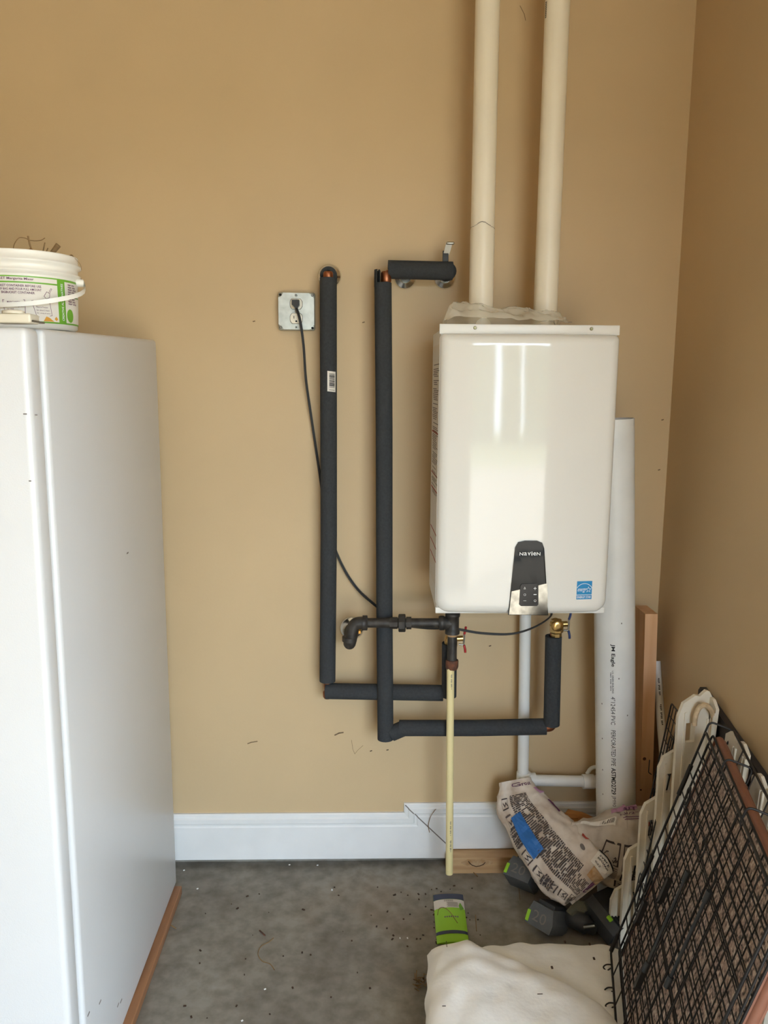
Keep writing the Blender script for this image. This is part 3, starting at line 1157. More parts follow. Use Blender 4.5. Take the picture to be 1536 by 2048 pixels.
stc = MB()
strip(stc, skmap(.0008), -.002, .0225, -.028, .027, 12, 1)
stk = stc.build('barcode_sticker', M_paperwhite, slv)
bcm = MB()
z = .021
while z > -.018:
    h_ = random.choice((.0008, .0014, .002))
    strip(bcm, skmap(.0014), .003, .0185, z - h_, z, 8, 1)
    z -= h_ + random.choice((.0006, .001, .0015))
for k in range(6):
    strip(bcm, skmap(.0014), .003 + k * .0027, .0045 + k * .0027, -.0245, -.0225, 2, 1)
bcm.build('barcode', M_ink, stk)['kind'] = 'stuff'

# cold line
B0 = at_y(770, 546, -.085)
B1 = at_y(771, 1462, -.108)
B2 = at_y(1100, 1454, -.165)
B3 = at_y(1107, 1290, -.175)
w1, w2 = at_y(810, 556, 0), at_y(889, 556, 0)
Bt = Vector((w2.x, -.075, at_y(889, 540, -.075).z))
Bt1 = Vector((w1.x, -.075, Bt.z + .002))
wb = thing('insulated_water_pipe', 'foam wrapped copper pipe with lever shutoff running behind the iron gas line', 'pipe', (B0.x, -.05, B1.z), 'insulated water lines')
MB().tube(fillet([Vector((w2.x, 0, Bt.z)), Bt, B0, B1, B2, B3, B3 + Vector((0, 0, .06))], .022, 8), RC, 14).build('copper_pipe', M_copper, wb)
MB().tube([Vector((w1.x, 0, Bt1.z)), Bt1], RC, 14).build('tee_branch', M_copper, wb)
flange_plate(wb, w1, .031)
flange_plate(wb, w2, .031)
foam(wb, [Vector((w2.x + .004, -.012, Bt.z)), Vector((w2.x + .004, -.055, Bt.z))])
foam(wb, [at_y(776, 539, -.078), at_y(905, 542, -.075)], .0245)
MB().lathe(B0 + Vector((.003, 0, -.012)), (0, 0, 1), [(.011, -.016), (.0145, -.010), (.0145, .012), (.011, .016)], 16).build('elbow_fitting', M_copper, wb)
pa2, pb2 = at_y(766, 566, -.088), at_y(771, 1478, -.108)
foam(wb, [pa2, lerp(pa2, pb2, .3) + Vector((.001, 0, 0)), lerp(pa2, pb2, .7) + Vector((-.001, 0, 0)), pb2])
# split upper lip of the vertical sleeve
lipm = MB()
lc = pa2
lipm.grid(lambda u, v: Vector((lc.x - .0005 + RO * math.cos(math.radians(120 + 110 * u)), lc.y + RO * math.sin(math.radians(120 + 110 * u)), lc.z - .01 + v * .044)), 10, 3)
lipm.grid(lambda u, v: Vector((lc.x - .0005 + RI * math.cos(math.radians(230 - 110 * u)), lc.y + RI * math.sin(math.radians(230 - 110 * u)), lc.z - .01 + v * .044)), 10, 3)
lipm.build('sleeve_lip', M_foam, wb)
foam(wb, [at_y(783, 1467, -.110), at_y(806, 1457, -.114)], .0225)
foam(wb, [at_y(799, 1456, -.113), at_y(950, 1456, -.138), at_y(1092, 1453, -.160)])
foam(wb, [at_y(1103, 1449, -.170), at_y(1107, 1272, -.175)], .0228)
MB().tube(fillet([at_y(1088, 1454, -.160), B2 + Vector((.004, 0, 0)), B2 + Vector((.005, -.002, .03))], .014, 6), .0135, 14).build('elbow_fitting', M_copper, wb)
# lever of the hidden shutoff
lvc = at_y(892, 520, -.075)
lev = MB()
lev.rbox(at_y(891, 513, -.075), (.016, .004, .030), .0015)
lev.build('lever_bracket', M_dkgrey, wb)
lv = MB()
q = at_y(894, 498, -.075)
lv.add([q + Vector((-.010, 0, -.016)), q + Vector((.006, 0, -.016)), q + Vector((.013, -.012, .012)), q + Vector((-.004, -.012, .012)),
        q + Vector((-.010, .003, -.016)), q + Vector((.006, .003, -.016)), q + Vector((.013, -.009, .012)), q + Vector((-.004, -.009, .012))],
       [(0, 1, 2, 3), (7, 6, 5, 4), (0, 4, 5, 1), (1, 5, 6, 2), (2, 6, 7, 3), (3, 7, 4, 0)])
lv.rbox(q + Vector((.007, -.012, .013)), (.022, .010, .007), .003)
lv.build('lever', M_steel, wb)


def ball_valve(parent, c, top, face_r, grip, hx_off):
    """union-style isolation valve below the heater, with side T handle"""
    axis = (top - c).normalized()
    MB().lathe(c, axis, [(.013, -.004), (.0155, 0), (.0155, .012), (.0195, .016), (.0195, .034), (.015, .038), (.015, .05)], 8 if face_r else 16, smooth=False).build('valve_body', M_brass, parent)
    k = c + axis * .036
    MB().lathe(k, (0, -1, 0), [(.0165, -.01), (.0165, .016), (.014, .019), (.006, .0195)], 20).build('valve_port', M_brass, parent)
    MB().tube([k, k + Vector((hx_off, 0, .002))], .008, 12).build('valve_stem', M_brass, parent)
    h = MB()
    s = k + Vector((hx_off, 0, 0))
    h.tube(fillet([s + Vector((-.012, -.006, -.014)), s + Vector((.002, -.006, -.016)), s + Vector((.003, -.006, 0)), s + Vector((.003, -.006, .018))], .005), .0026, 8)
    h.build('handle', M_steel, parent)
    for sg in (-1, 1):
        g = MB()
        g.tube(smooth_path([s + Vector((.003, -.006, sg * .016)), s + Vector((.006, -.007, sg * .028)), s + Vector((.007, -.007, sg * .038))], 5), [.0034] * 11, 8)
        g.build('handle_grip', grip, parent)


cB = at_y(1112, 1274, -.176)
ball_valve(wb, cB, Vector((cB.x - .002, -.176, HZ0)), True, M_bluegrip, .030)
cA = at_y(901, 1302, -.117)
ball_valve(wa, cA, Vector((cA.x + .002, -.117, HZ0)), True, M_red, .034)

# ---------------------------------------------------------------- black iron gas line
gl = thing('gas_pipe', 'black iron gas pipe with union and rusty cap feeding the water heater', 'pipe', at_y(905, 1330, -.2))
YG = -.165
g0 = at_y(708, 1250, -.075)
gw = at_y(697, 1289, -.06)
g1 = at_y(712, 1247, YG + .08)
gT = at_y(905, 1246, YG)
MB().lathe((at_y(703, 1256, 0).x, 0, at_y(703, 1256, 0).z), (0, -1, 0), [(.036, 0), (.036, .002), (.031, .007), (.019, .011), (.018, .014)], 32).build('wall_flange', M_chrome, gl)
ge = at_y(708, 1246, -.145)
e1 = at_y(699, 1290, -.145)
MB().tube(fillet([Vector((e1.x, 0, e1.z)), e1, ge, Vector((ge.x + .034, -.147, ge.z + .001))], .020, 8), .0175, 18).build('elbow_pair', M_iron, gl)
ce = Vector((ge.x + .036, -.147, ge.z + .001))
MB().lathe(ce + Vector((-.012, 0, 0)), (1, 0, 0), [(.021, 0), (.021, .013), (.016, .014)], 18).build('elbow_collar', M_iron, gl)
MB().lathe(e1 + Vector((0, 0, .012)), (0, 0, 1), [(.0205, 0), (.0205, .012)], 18).build('elbow_collar', M_iron, gl)
un = at_y(804, 1246, -.155)
MB().tube([ce, un], .0134, 18).build('pipe_nipple', M_iron, gl)
MB().tube([un, gT], .0134, 18).build('pipe_nipple', M_iron, gl)
ud = (gT - ce).normalized()
MB().lathe(un - ud * .022, ud, [(.0165, -.012), (.0165, .010)], 8, smooth=False).build('union_end', M_iron, gl)
MB().lathe(un - ud * .010, ud, [(.023, 0), (.025, .002), (.025, .018), (.023, .020)], 8, smooth=False).build('union_nut', M_iron, gl)
MB().lathe(un + ud * .012, ud, [(.0175, 0), (.0175, .014)], 8, smooth=False).build('union_end', M_iron, gl)
MB().lathe(gT - ud * .034, ud, [(.0185, -.004), (.0205, 0), (.0205, .010), (.0185, .012), (.0175, .034)], 20).build('tee_collar', M_iron, gl)
MB().lathe(gT, (0, 0, 1), [(.0205, -.030), (.0205, -.020), (.018, -.018), (.018, .018), (.0205, .020), (.0205, .030), (.0134, .031), (.0134, HZ0 - gT.z + .01)], 20).build('tee', M_iron, gl)
gb = at_y(904, 1322, YG)
MB().tube([gT + Vector((0, 0, -.02)), gb + Vector((0, 0, -.006))], .0134, 18).build('drip_leg', M_iron, gl)
MB().lathe(gb, (0, 0, -1), [(.017, -.004), (.0182, 0), (.0182, .016), (.0165, .022), (.012, .025)], 10).build('cap', M_rust, gl)
MB().lathe(gT + Vector((0, 0, -.031)), (0, 0, 1), [(.0142, -.006), (.0150, 0)], 18).build('thread_sealant', M_stain, gl)
MB().box(ge + Vector((.016, -.006, -.022)), (.006, .02, .008)).build('yellow_tag', M_orange, gl)

# ---------------------------------------------------------------- cream discharge pipe
YC = YG - .004
ca_, cb_ = at_y(901, 1334, YC), at_y(898.5, 1747, YC)
cpz = thing('discharge_pipe', 'thin cream plastic pipe hanging straight down below the rusty cap', 'pipe', cb_)
MB().sleeve([cb_, ca_], .0107, .0085, 24).build('tube', M_cpvc, cpz)


def on_pipe(a, b, r, off, x_ang=0.0):
    """map (down the pipe, around) to the surface facing the camera"""
    d = (b - a).normalized()
    to = (CAM - a)
    to = (to - d * to.dot(d)).normalized()
    sd = to.cross(d)

    def fn(s, t):
        an = t / r + x_ang
        return a + d * s + (to * math.cos(an) + sd * math.sin(an)) * (r + off)
    return fn


pt = MB()
f_ = on_pipe(ca_, cb_, .0107, .0005)
dashes(pt, f_, .018, .062, .001, .0048, 16)
dashes(pt, f_, .46, .505, .001, .0045, 16)
dashes(pt, f_, .52, .556, .001, .0055, 16)
pt.build('pipe_print', M_ink_grey, cpz)

# ---------------------------------------------------------------- white drain line
dl = thing('drain_pipe', 'white plastic drain pipe with tee dropping behind the grout sacks', 'pipe', at_y(1046, 1560, -.05))
d0, d1 = at_y(1050, 1225, -.055), at_y(1047, 1560, -.055)
MB().tube([d1 + Vector((0, 0, -.10)), d0 + Vector((0, 0, .06))], .0167, 20).build('riser', M_pvc_w, dl)
MB().lathe(d1, (0, 0, 1), [(.0215, -.045), (.0215, .024), (.0168, .026)], 22).build('tee', M_pvc_w, dl)
d2 = at_y(1190, 1563, -.055)
MB().tube([d1, d2], .0167, 20).build('branch', M_pvc_w, dl)
MB().lathe(d1, (1, 0, 0), [(.0215, .01), (.0215, .036)], 22).build('tee_socket', M_pvc_w, dl)
MB().lathe(Vector((d2.x - .038, -.055, d2.z)), (1, 0, 0), [(.0215, 0), (.0215, .034)], 22).build('coupling', M_pvc_w, dl)
MB().tube(fillet([d2, d2 + Vector((.035, 0, .002)), d2 + Vector((.036, .054, .004))], .028, 8), .0190, 20).build('elbow', M_pvc_w, dl)
MB().tube(smooth_path([d2 + Vector((-.02, .02, .014)), d2 + Vector((-.005, .02, .034)), d2 + Vector((.03, .02, .040))], 6), .006, 8).build('strap', M_pvc_w, dl)

# ---------------------------------------------------------------- big perforated pipe
bp0, bp1 = at_y(1253, 838, -.155) , at_y(1231.5, 1600, -.155)
bp0 = Vector((at_y(1269, 838, -.155).x - .0565, -.150, bp0.z))
dd = (bp1 - bp0).normalized()
bpe = bp0 + dd * ((.004 - bp0.z) / dd.z)
bp = thing('drainage_pipe', 'wide white plastic drainage pipe with black print leaning beside the heater', 'pipe', bpe)
tube_ = MB().sleeve([bpe, bp0], .0555, .0520, 48).build('tube', M_pvc_w, bp)
f_ = on_pipe(bp0, bpe, .0555, .0006, -.06)


def pipe_s(py):
    p = at_y(1228, py, -.205)
    return (p.z - bp0.z) / dd.z


pr = MB()
for s_, a, b, h_, bo in (('JM Eagle', 1288, 1333, .0125, .02), ('U.S. GREEN BUILDING', 1341, 1386, .0046, .012), 
                         ('4"12454 PVC', 1393, 1449, .0120, 0), ('PERFORATED PIPE', 1460, 1531, .0120, 0), ('ASTMD2729', 1535, 1588, .0125, .02),
                         ('JM90', 1591, 1612, .0120, -.004)):
    y0 = -.002
    put_text(pr, s_, f_, pipe_s(a), pipe_s(b), y0 - h_ / 2, y0 + h_ / 2, bo)
# the map runs down the pipe; letters stand to the right
dashes(pr, f_, pipe_s(1345), pipe_s(1382), -.009, -.0065, 14)
pr.build('printed_lettering', M_ink, tube_)
sp_ = MB()
for px, py in ((1250, 1245), (1208, 1410), (1208, 1480), (1208, 1543), (1208, 1592), (1244, 1355), (1262, 1430), (1236, 880)):
    s_ = pipe_s(py)
    o_ = (px - 1231) * .00135 - .005
    strip(sp_, f_, s_, s_ + .004, o_, o_ + .003)
sp_.build('smudge_marks', M_ink_grey, tube_)['kind'] = 'stuff'

# ---------------------------------------------------------------- stud and thin pipe in the corner
s0, s1 = at_y(1303, 1228, -.118), at_y(1291.5, 1620, -.118)
sd = (s1 - s0).normalized()
s2 = s0 + sd * ((.002 - s0.z) / sd.z)
stm = MB()
for (dx, dy) in ((0, 0),):
    tp = [(-.018, 0), (.018, 0), (.018, .088), (-.018, .088)]
    vs = [s2 + Vector((x, y, 0)) for x, y in tp] + [s0 + Vector((x, y, 0)) for x, y in tp]
    stm.add(vs, [(3, 2, 1, 0), (4, 5, 6, 7), (0, 1, 5, 4), (1, 2, 6, 5), (2, 3, 7, 6), (3, 0, 4, 7)])
stud = stm.build('wood_stud', M_stud, org=s2)
tag(stud, 'bare pine stud standing upright in the corner beside the wide pipe', 'lumber')
for px, py, r_ in ((1289, 1518, .006), (1282, 1580, .003)):
    k = at_y(px, py, -.1185)
    MB().lathe((k.x, -.1183, k.z), (0, -1, 0), [(r_, -.001), (r_ * .7, .0006)], 10).build('knot', M_rust, stud)
t0, t1 = at_y(1312, 1322, -.045), at_y(1338, 1640, -.20)
td = (t1 - t0).normalized()
t2 = t0 + td * ((.012 - t0.z) / td.z)
tpi = thing('thin_pipe', 'thin white plastic pipe leaning in the corner behind the wood stud', 'pipe', t2)
MB().sleeve([t2, t0], .0125, .010, 20).build('tube', M_pvc_w, tpi)
f_ = on_pipe(t0, t2, .0125, .0005, .2)
tp_ = MB()
dashes(tp_, f_, .05, .10, -.002, .003, 13)
dashes(tp_, f_, .125, .185, -.002, .003, 13)
tp_.build('pipe_print', M_ink, tpi)


# ---------------------------------------------------------------- wire panels
def wire_panel(parent, O, U, V, lu, lv, nu, nv, r, rf, bend=0.0, name='wire'):
    """rectangular welded wire panel: frame wires and a grid of single wires"""
    U, V = U.normalized(), V.normalized()
    N = U.cross(V)
    fm_ = MB()
    c = [O, O + U * lu, O + U * lu + V * lv, O + V * lv]
    fm_.tube(fillet([c[0] + U * .02, c[1], c[2], c[3], c[0], c[0] + U * .03], .012, 4), rf, 7)
    fm_.build('frame', M_wire, parent)
    org = ORG[parent.name]

    def basis(a):
        z = a
        x = N
        y = z.cross(x)
        return Matrix(((x.x, y.x, z.x), (x.y, y.y, z.y), (x.z, y.z, z.z))).to_4x4()
    for D, E, L, ext, n_, off in ((U, V, lu, lv, nv, r), (V, U, lv, lu, nu, -r)):
        base_o = None
        for k in range(1, n_ + 1):
            p = O + E * (ext * k / (n_ + 1)) + N * off
            mt = Matrix.Translation(p - org) @ basis(D)
            if base_o is None:
                w_ = MB()
                w_.tube([Vector((0, 0, 0)), Vector((0, 0, L * .5)), Vector((0, 0, L))], r, 5)
                me_o = w_.build(name, M_wire)
                me_o.parent = parent
                me_o.matrix_local = mt
                base_o = me_o
            else:
                copy_to(base_o, parent, mt)


# narrow panel standing behind the picket panels
P0, P1, P2 = at_y(1343, 1407, -.24), at_y(1359, 1427, -.40), at_y(1284, 1640, -.24)
wp2 = thing('wire_panel', 'narrow black wire panel leaning upright behind the white picket panel', 'wire panel', P2 + (P2 - P0) * .3)
U_ = (P1 - P0)
V_ = (P2 - P0)
V_ = V_ - U_.normalized() * V_.dot(U_.normalized())
wire_panel(wp2, P0, U_, V_, U_.length, V_.length * 1.45, 2, 14, .0014, .0022)
wire_panel(wp2, P0 + Vector((-.010, -.03, -.08)), U_, V_, U_.length * .8, V_.length * 1.2, 2, 9, .0014, .0022)
lk = at_y(1299, 1520, -.26)
MB().tube(fillet([lk, at_y(1297, 1545, -.26), at_y(1303, 1549, -.26)], .003), .0015, 6).build('clip', M_wire, wp2)

# dark plank along the right wall
dpk = MB()
a0, a1 = at_x(1397, 1371, .8665), at_x(1536, 1572, .8665)
dv = (a1 - a0)
a2 = a0 + dv * 1.9
dpk.prism([Vector((.8665, a0.y, a0.z - .012)), Vector((.8665, a0.y - .01, a0.z)), Vector((.8665, a2.y, a2.z)), Vector((.8665, a2.y, .004)), Vector((.8665, a0.y, .004))], (.016, 0, 0))
tag(dpk.build('dark_board', M_darkwood, org=(.86, -.7, 0)), 'dark brown board on edge against the right wall behind the pickets', 'board')


# ---------------------------------------------------------------- white picket panels
def picket(parent, lt, w_, h_, ex, ey, n_, ch_=.043, hole=None, th=.010, point=False):
    """lt: point where the left side meets the chamfer; ex across, ey up, n_ toward the viewer"""
    f = lambda x, z, o=0: lt + ex * x + ey * z + n_ * o
    if point:
        top = [(0, 0), (w_ * .36, ch_), (w_ * .60, ch_), (w_, 0)]
    else:
        top = [(0, 0), (w_ * .14, ch_ * .64), (w_ * .52, ch_), (w_ * .68, ch_ * .94), (w_, ch_ * .30)]
    mb = MB()
    if hole:
        x0, x1, z0, z1 = hole
        mb.prism([f(x, z) for x, z in top + [(w_, z1), (0, z1)]][::-1], n_ * -th)
        mb.prism([f(0, z1), f(x0, z1), f(x0, z0), f(0, z0)], n_ * -th)
        mb.prism([f(x1, z1), f(w_, z1), f(w_, z0), f(x1, z0)], n_ * -th)
        mb.prism([f(0, z0), f(w_, z0), f(w_, -h_), f(0, -h_)], n_ * -th)
    else:
        mb.prism([f(x, z) for x, z in top + [(w_, -h_), (0, -h_)]][::-1], n_ * -th)
    # raised ribs
    for rx in ((.74, .80), (.93, 1.0)) if not hole else ((.93, .99),):
        mb.prism([f(w_ * rx[0], -.01, .004), f(w_ * rx[1], -.01, .004), f(w_ * rx[1], -h_, .004), f(w_ * rx[0], -h_, .004)], n_ * -.004)
    if hole:
        x0, x1, z0, z1 = hole
        mb.prism([f(x0 - .005, z1 + .028, .003), f(x0, z1 + .028, .003), f(x0, -h_, .003), f(x0 - .005, -h_, .003)], n_ * -.003)
    return mb.build('picket', M_fence, parent)


pf = thing('picket_panel', 'white plastic stepped picket fence panel with window slots behind the wire crate', 'fence panel', at_y(1300, 1760, -.42))
tops = [((1357, 1434), -.480), ((1323, 1540), -.462), ((1291, 1638), -.446), ((1262, 1735), -.430), ((1238, 1822), -.415)]
lts = [at_y(*p, y) for p, y in tops]
exv, eyv, nv_ = Vector((.985, .17, 0)).normalized(), Vector((0, 0, 1)), Vector((.17, -.985, 0)).normalized()
for i, p in enumerate(lts):
    wdt = .082
    hole = (.020, .047, -.068, -.018) if i < 4 else None
    picket(pf, p - nv_ * (i * .0105), wdt, p.z - .004, exv, eyv, nv_, .052 if i == 0 else .043, hole)
picket(pf, lts[0] + exv * .050 - nv_ * .014 + Vector((0, 0, .004)), .058, .45, exv, eyv, nv_, .052)
rl = MB()
rp = [p + Vector((.05, .05, -.16)) for p in lts[:4]]
rl.tube([rp[0], rp[-1]], .008, 6)
rl.build('rail', M_fence, pf)

pf2 = thing('picket_panel', 'white plastic ribbed picket panel along the right wall above the speckled board', 'fence panel', (.83, -.8, .1))
for i, (px, py) in enumerate(((1418, 1396), (1459, 1464), (1478, 1484), (1512, 1548), (1532, 1580), (1570, 1640))):
    p = at_x(px, py, .853)
    picket(pf2, Vector((p.x, p.y + .018, p.z - .012)), .060, .5, Vector((0, -1, 0)), Vector((.06, 0, 1)).normalized(), Vector((-1, 0, .06)).normalized(), .016, None, .008, True)
r1_, r2_ = at_x(1440, 1480, .858), at_x(1560, 1700, .858)
MB().tube([r1_, r2_], .005, 6).build('rail', M_fence, pf2)
# twine over the tallest pickets
rope = MB()
rope.tube(smooth_path([at_y(1389, 1450, -.492), at_y(1391, 1432, -.494), at_y(1398, 1416, -.495), at_y(1409, 1410, -.495), at_y(1420, 1417, -.49), at_y(1430, 1440, -.478)], 6), .0062, 8)
tag(rope.build('twine', M_rope, org=at_y(1400, 1420, -.49)), 'short piece of frayed cream rope draped over the picket tops', 'rope')

# ---------------------------------------------------------------- speckled board and folded wire crate
A = Vector((.820, -.570, .682))
B = Vector((.648, -.510, .100))
D = A + Vector((-.25, -.966, .03)).normalized() * .68
Ub, Vb = (D - A), (B - A)
Vb = Vb - Ub.normalized() * Vb.dot(Ub.normalized())
lu, lv_ = Ub.length, Vb.length
Ub.normalize()
Vb.normalize()
Nb = Ub.cross(Vb)
if Nb.x > 0:
    Nb = -Nb


def bd(u, v, n=0.0):
    return A + Ub * u + Vb * v + Nb * n


sbt = thing('speckled_board', 'granite speckled laminate board with brown edge behind the folded crate', 'board', bd(lu / 2, lv_, 0))
MB().prism([bd(.016, .010), bd(lu - .016, .010), bd(lu - .016, lv_ - .004), bd(.016, lv_ - .004)], Nb * -.020).build('panel', M_speck, sbt)
for q0, q1, wdt in (((.0, .0), (lu, 0), 'u'), ((lu, 0), (lu, lv_), 'v'), ((0, 0), (0, lv_), 'v')):
    e = MB()
    p, q = bd(*q0), bd(*q1)
    inn = Vb if wdt == 'u' else (Ub if q0[0] == 0 else -Ub)
    e.prism([p + Nb * .002, q + Nb * .002, q + inn * .006 + Nb * .002, p + inn * .006 + Nb * .002], Nb * -.024)
    e.tube([p + inn * .006 - Nb * .010, q + inn * .006 - Nb * .010], .011 if wdt == 'u' or q0[0] > 0 else .007, 10)
    e.build('edge_band', M_brown_edge, sbt)

cr = thing('folded_wire_crate', 'folded black wire dog crate leaning against the speckled board', 'crate', bd(lu / 2, lv_ + .02, .04))
wire_panel(cr, bd(-.018, -.026, -.034), Ub, Vb, lu * 1.03, lv_ * 1.02, 5, 9, .0016, .0028)
wire_panel(cr, bd(-.010, .000, .006), Ub, Vb, lu * 1.02, lv_ * 1.0, 7, 19, .0014, .0024)
wire_panel(cr, bd(.010, .012, .013), Ub, (Vb + Ub * .05), lu * .98, lv_ * .96, 6, 13, .0013, .0022)
wire_panel(cr, bd(-.012, .000, .022), Ub, Vb, lu * 1.0, lv_ * 1.02, 6, 11, .0016, .0028)


def crate_part(name, pts, r, n=8, material=M_wire):
    return MB().tube(pts, r, n).build(name, material, cr)


# bent end wires joining the layers, top handles, sleeves
for u in (-.014, .19, .40, .60):
    crate_part('end_loop', fillet([bd(u, .01, .022), bd(u, -.026, .022), bd(u, -.026, -.034), bd(u, .01, -.034)], .012), .0024)
for u in (.04, .12, .17, .30, .45):
    c = bd(u, lv_ + .010, .022)
    crate_part('hook', smooth_path([c, c + Nb * .012 + Vb * .006, c + Nb * .016 + Vb * .016, c + Nb * .006 + Vb * .02, c + Vb * .010], 6), .0018, 6)
for a, b in ((.09, .17), (.34, .42), (.57, .62)):
    crate_part('sleeve', [bd(-.012, a * 1.0, .022), bd(-.012, b, .022)], .0052, 8)
for u, v0, v1 in ((.30, .20, .42), (.44, .15, .34)):
    crate_part('latch_rod', [bd(u, v0, .036), bd(u, v1, .036)], .0035, 8, M_wirecap)
    crate_part('coupler', [bd(u, v0 - .012, .036), bd(u, v0 + .012, .036)], .0060, 8, M_wirecap)
    crate_part('coupler', [bd(u, v1 - .012, .036), bd(u, v1 + .012, .036)], .0060, 8, M_wirecap)
for u, v0 in ((.20, .30), (.115, .42), (.28, .46)):
    MB().prism([bd(u - .006, v0 - .03, .026), bd(u + .006, v0 - .03, .026), bd(u + .009, v0 + .02, .026), bd(u, v0 + .034, .026), bd(u - .008, v0 + .02, .026)], Nb * .010).build('plastic_latch', M_black, cr)
for u in (.09, .20, .31, .42):
    crate_part('door_loop', smooth_path([bd(u, .13, .032), bd(u - .010, .115, .034), bd(u + .004, .10, .035), bd(u + .018, .115, .034), bd(u + .01, .14, .032)], 5), .0020, 6)


# ---------------------------------------------------------------- grout sacks
class Sack:
    def __init__(s, spine, wid, thk, W, seed, e=.55, crumple=.010, flat_top=.3, flat_bot=.5):
        s.sp, s.w, s.t, s.W, s.seed, s.e, s.cr = [Vector(p) for p in spine], wid, thk, [Vector(q).normalized() for q in W], seed, e, crumple

    def at(s, arr, v):
        x = v * (len(arr) - 1)
        i = min(len(arr) - 2, int(x))
        t = x - i
        t = t * t * (3 - 2 * t) if not isinstance(arr[0], Vector) else t
        return arr[i] + (arr[i + 1] - arr[i]) * t

    def pt(s, th, v, off=0.0):
        c = s.at(s.spl, v)
        tan = (s.at(s.spl, min(1, v + .03)) - s.at(s.spl, max(0, v - .03))).normalized()
        W = s.at(s.W, v)
        W = (W - tan * W.dot(tan)).normalized()
        N = W.cross(tan)
        a, b = s.at(s.w, v), s.at(s.t, v)
        cs, sn = math.cos(th), math.sin(th)
        x = math.copysign(abs(cs) ** s.e, cs) * a
        y = math.copysign(abs(sn) ** .8, sn) * b
        p = c + W * x + N * y
        n = (W * cs * b + N * sn * a).normalized()
        q = p * 14 + Vector((s.seed, 0, 0))
        d = noise.noise(q) * s.cr * .8 + noise.noise(q * 2.7) * s.cr * .4 + (.5 - abs(noise.noise(q * 3.6))) * s.cr * .45 + (.5 - abs(noise.noise(q * 8.0))) * s.cr * .16 - s.cr * .3
        return p + n * (d + off)

    def mesh(s):
        s.spl = smooth_path(s.sp, 6)
        mb = MB()
        mb.grid(lambda u, v: s.pt(2 * math.pi * u, v), 72, 48, True, True)
        n = 72
        L = len(mb.v)
        mb.add(mb.v[:n], [tuple(range(n))])
        mb.add(mb.v[L - n:L], [tuple(reversed(range(n)))])
        return mb

    def front(s, off, sgn=1):
        return lambda x, v: s.pt(sgn * math.pi / 2 - sgn * x * 1.45, v, off)


def print_block(mb, fn, x0, x1, v0, v1, dv, fill=.6):
    v = v0
    while v < v1:
        x = x0
        while x < x1:
            L = random.uniform(.10, .3) * (x1 - x0) + .01
            strip(mb, fn, x, min(x1, x + L), v, v + dv * fill, 2)
            x += L + .02 * random.random() + .006
        v += dv


# sack A leaning against the wall with blue tape
sk = Sack([at_y(1030, 1560, -.085), at_y(1043, 1610, -.125), at_y(1085, 1670, -.200), at_y(1130, 1722, -.270), at_y(1170, 1760, -.318), at_y(1184, 1776, -.330)],
          [.046, .076, .094, .103, .097, .080], [.012, .034, .046, .050, .044, .014],
          [(1, -.05, .10), (1, -.08, .28), (1, -.12, .45), (1, -.15, .62), (1, -.15, .8), (1, -.15, .9)], 1.3, .6, .016)
s1m = sk.mesh()
ga = thing('grout_sack', 'dirty white paper grout sack with blue tape leaning against the wall', 'sack', at_z(1130, 1800, 0), 'sacks of grout')
skin = s1m.build('paper_sack', M_bag, ga)
# which side faces the camera
sgn = 1 if (sk.pt(math.pi / 2, .5) - CAM).length < (sk.pt(-math.pi / 2, .5) - CAM).length else -1
fr_ = sk.front(.0036, sgn)
_fl = -1 if fr_(1, .5).x < fr_(-1, .5).x else 1
_f, _g = fr_, sk.front(.0050, sgn)
fr_ = lambda x, v: _f(_fl * (x + .26), v)
fr2 = lambda x, v: _g(_fl * (x + .26), v)
pk = MB()
print_block(pk, fr_, -.40, -.14, .12, .74, .0125)
print_block(pk, fr_, -.40, -.24, .75, .86, .0125)
print_block(pk, fr_, -.85, -.50, .30, .40, .0125)
print_block(pk, fr_, -.85, -.50, .60, .66, .0125)
print_block(pk, fr_, -.85, -.50, .80, .84, .0125)
for v0, x0 in ((.13, -.70), (.23, -.74), (.33, -.78), (.43, -.80), (.53, -.78), (.62, -.76), (.71, -.74), (.80, -.66)):
    frame2d(pk, fr_, x0, x0 + .22, v0, v0 + .07, .008)
    polyline2d(pk, fr_, [(x0 + .05, v0 + .03), (x0 + .10, v0 + .05), (x0 + .15, v0 + .03), (x0 + .20, v0 + .05)], .012)
for v0 in (.28, .36, .45):
    frame2d(pk, fr_, -.49, -.30, v0, v0 + .06, .008)
pk.build('printed_text', M_ink_sack, skin)['kind'] = 'stuff'
pk2 = MB()
frame2d(pk2, fr_, -.30, .0, .87, .95, .012)
strip(pk2, fr_, -.27, -.03, .885, .905, 4)
put_text(pk2, 'Grout', lambda x, v: fr_(x, .02 + v), -.35, .25, .035, .005, .01)
for k in range(7):
    strip(pk2, fr_, .34, .46, .28 + k * .012, .305 + k * .012, 2)
pk2.build('logo_print', M_purple_ink, skin)
tpm = MB()
strip(tpm, fr2, -.56, -.30, .25, .50, 8, 12)
tpm.build('blue_tape', M_tape, skin)
lm = MB()
strip(lm, fr2, .25, .50, .08, .20, 5, 5)
lm.build('lilac_band', M_lilac, skin)
ws = MB()
strip(ws, fr2, .02, .50, .76, .96, 10, 8)
wlab = ws.build('white_label', M_paperwhite, skin)
_h = sk.front(.0066, sgn)
fr3 = lambda x, v: _h(_fl * (x + .26), v)
ws2 = MB()
put_text(ws2, 'SABLE', lambda x, y: fr3(.36 - y, .785 + x), 0, .085, 0, .06, .02)
put_text(ws2, 'BROWN', lambda x, y: fr3(.27 - y, .785 + x), 0, .095, 0, .06, .02)
put_text(ws2, '#95', lambda x, y: fr3(.14 - y, .785 + x), 0, .050, 0, .06)
strip(ws2, fr3, .43, .50, .76, .96, 3, 6)
ws2.build('label_lettering', M_ink, wlab)
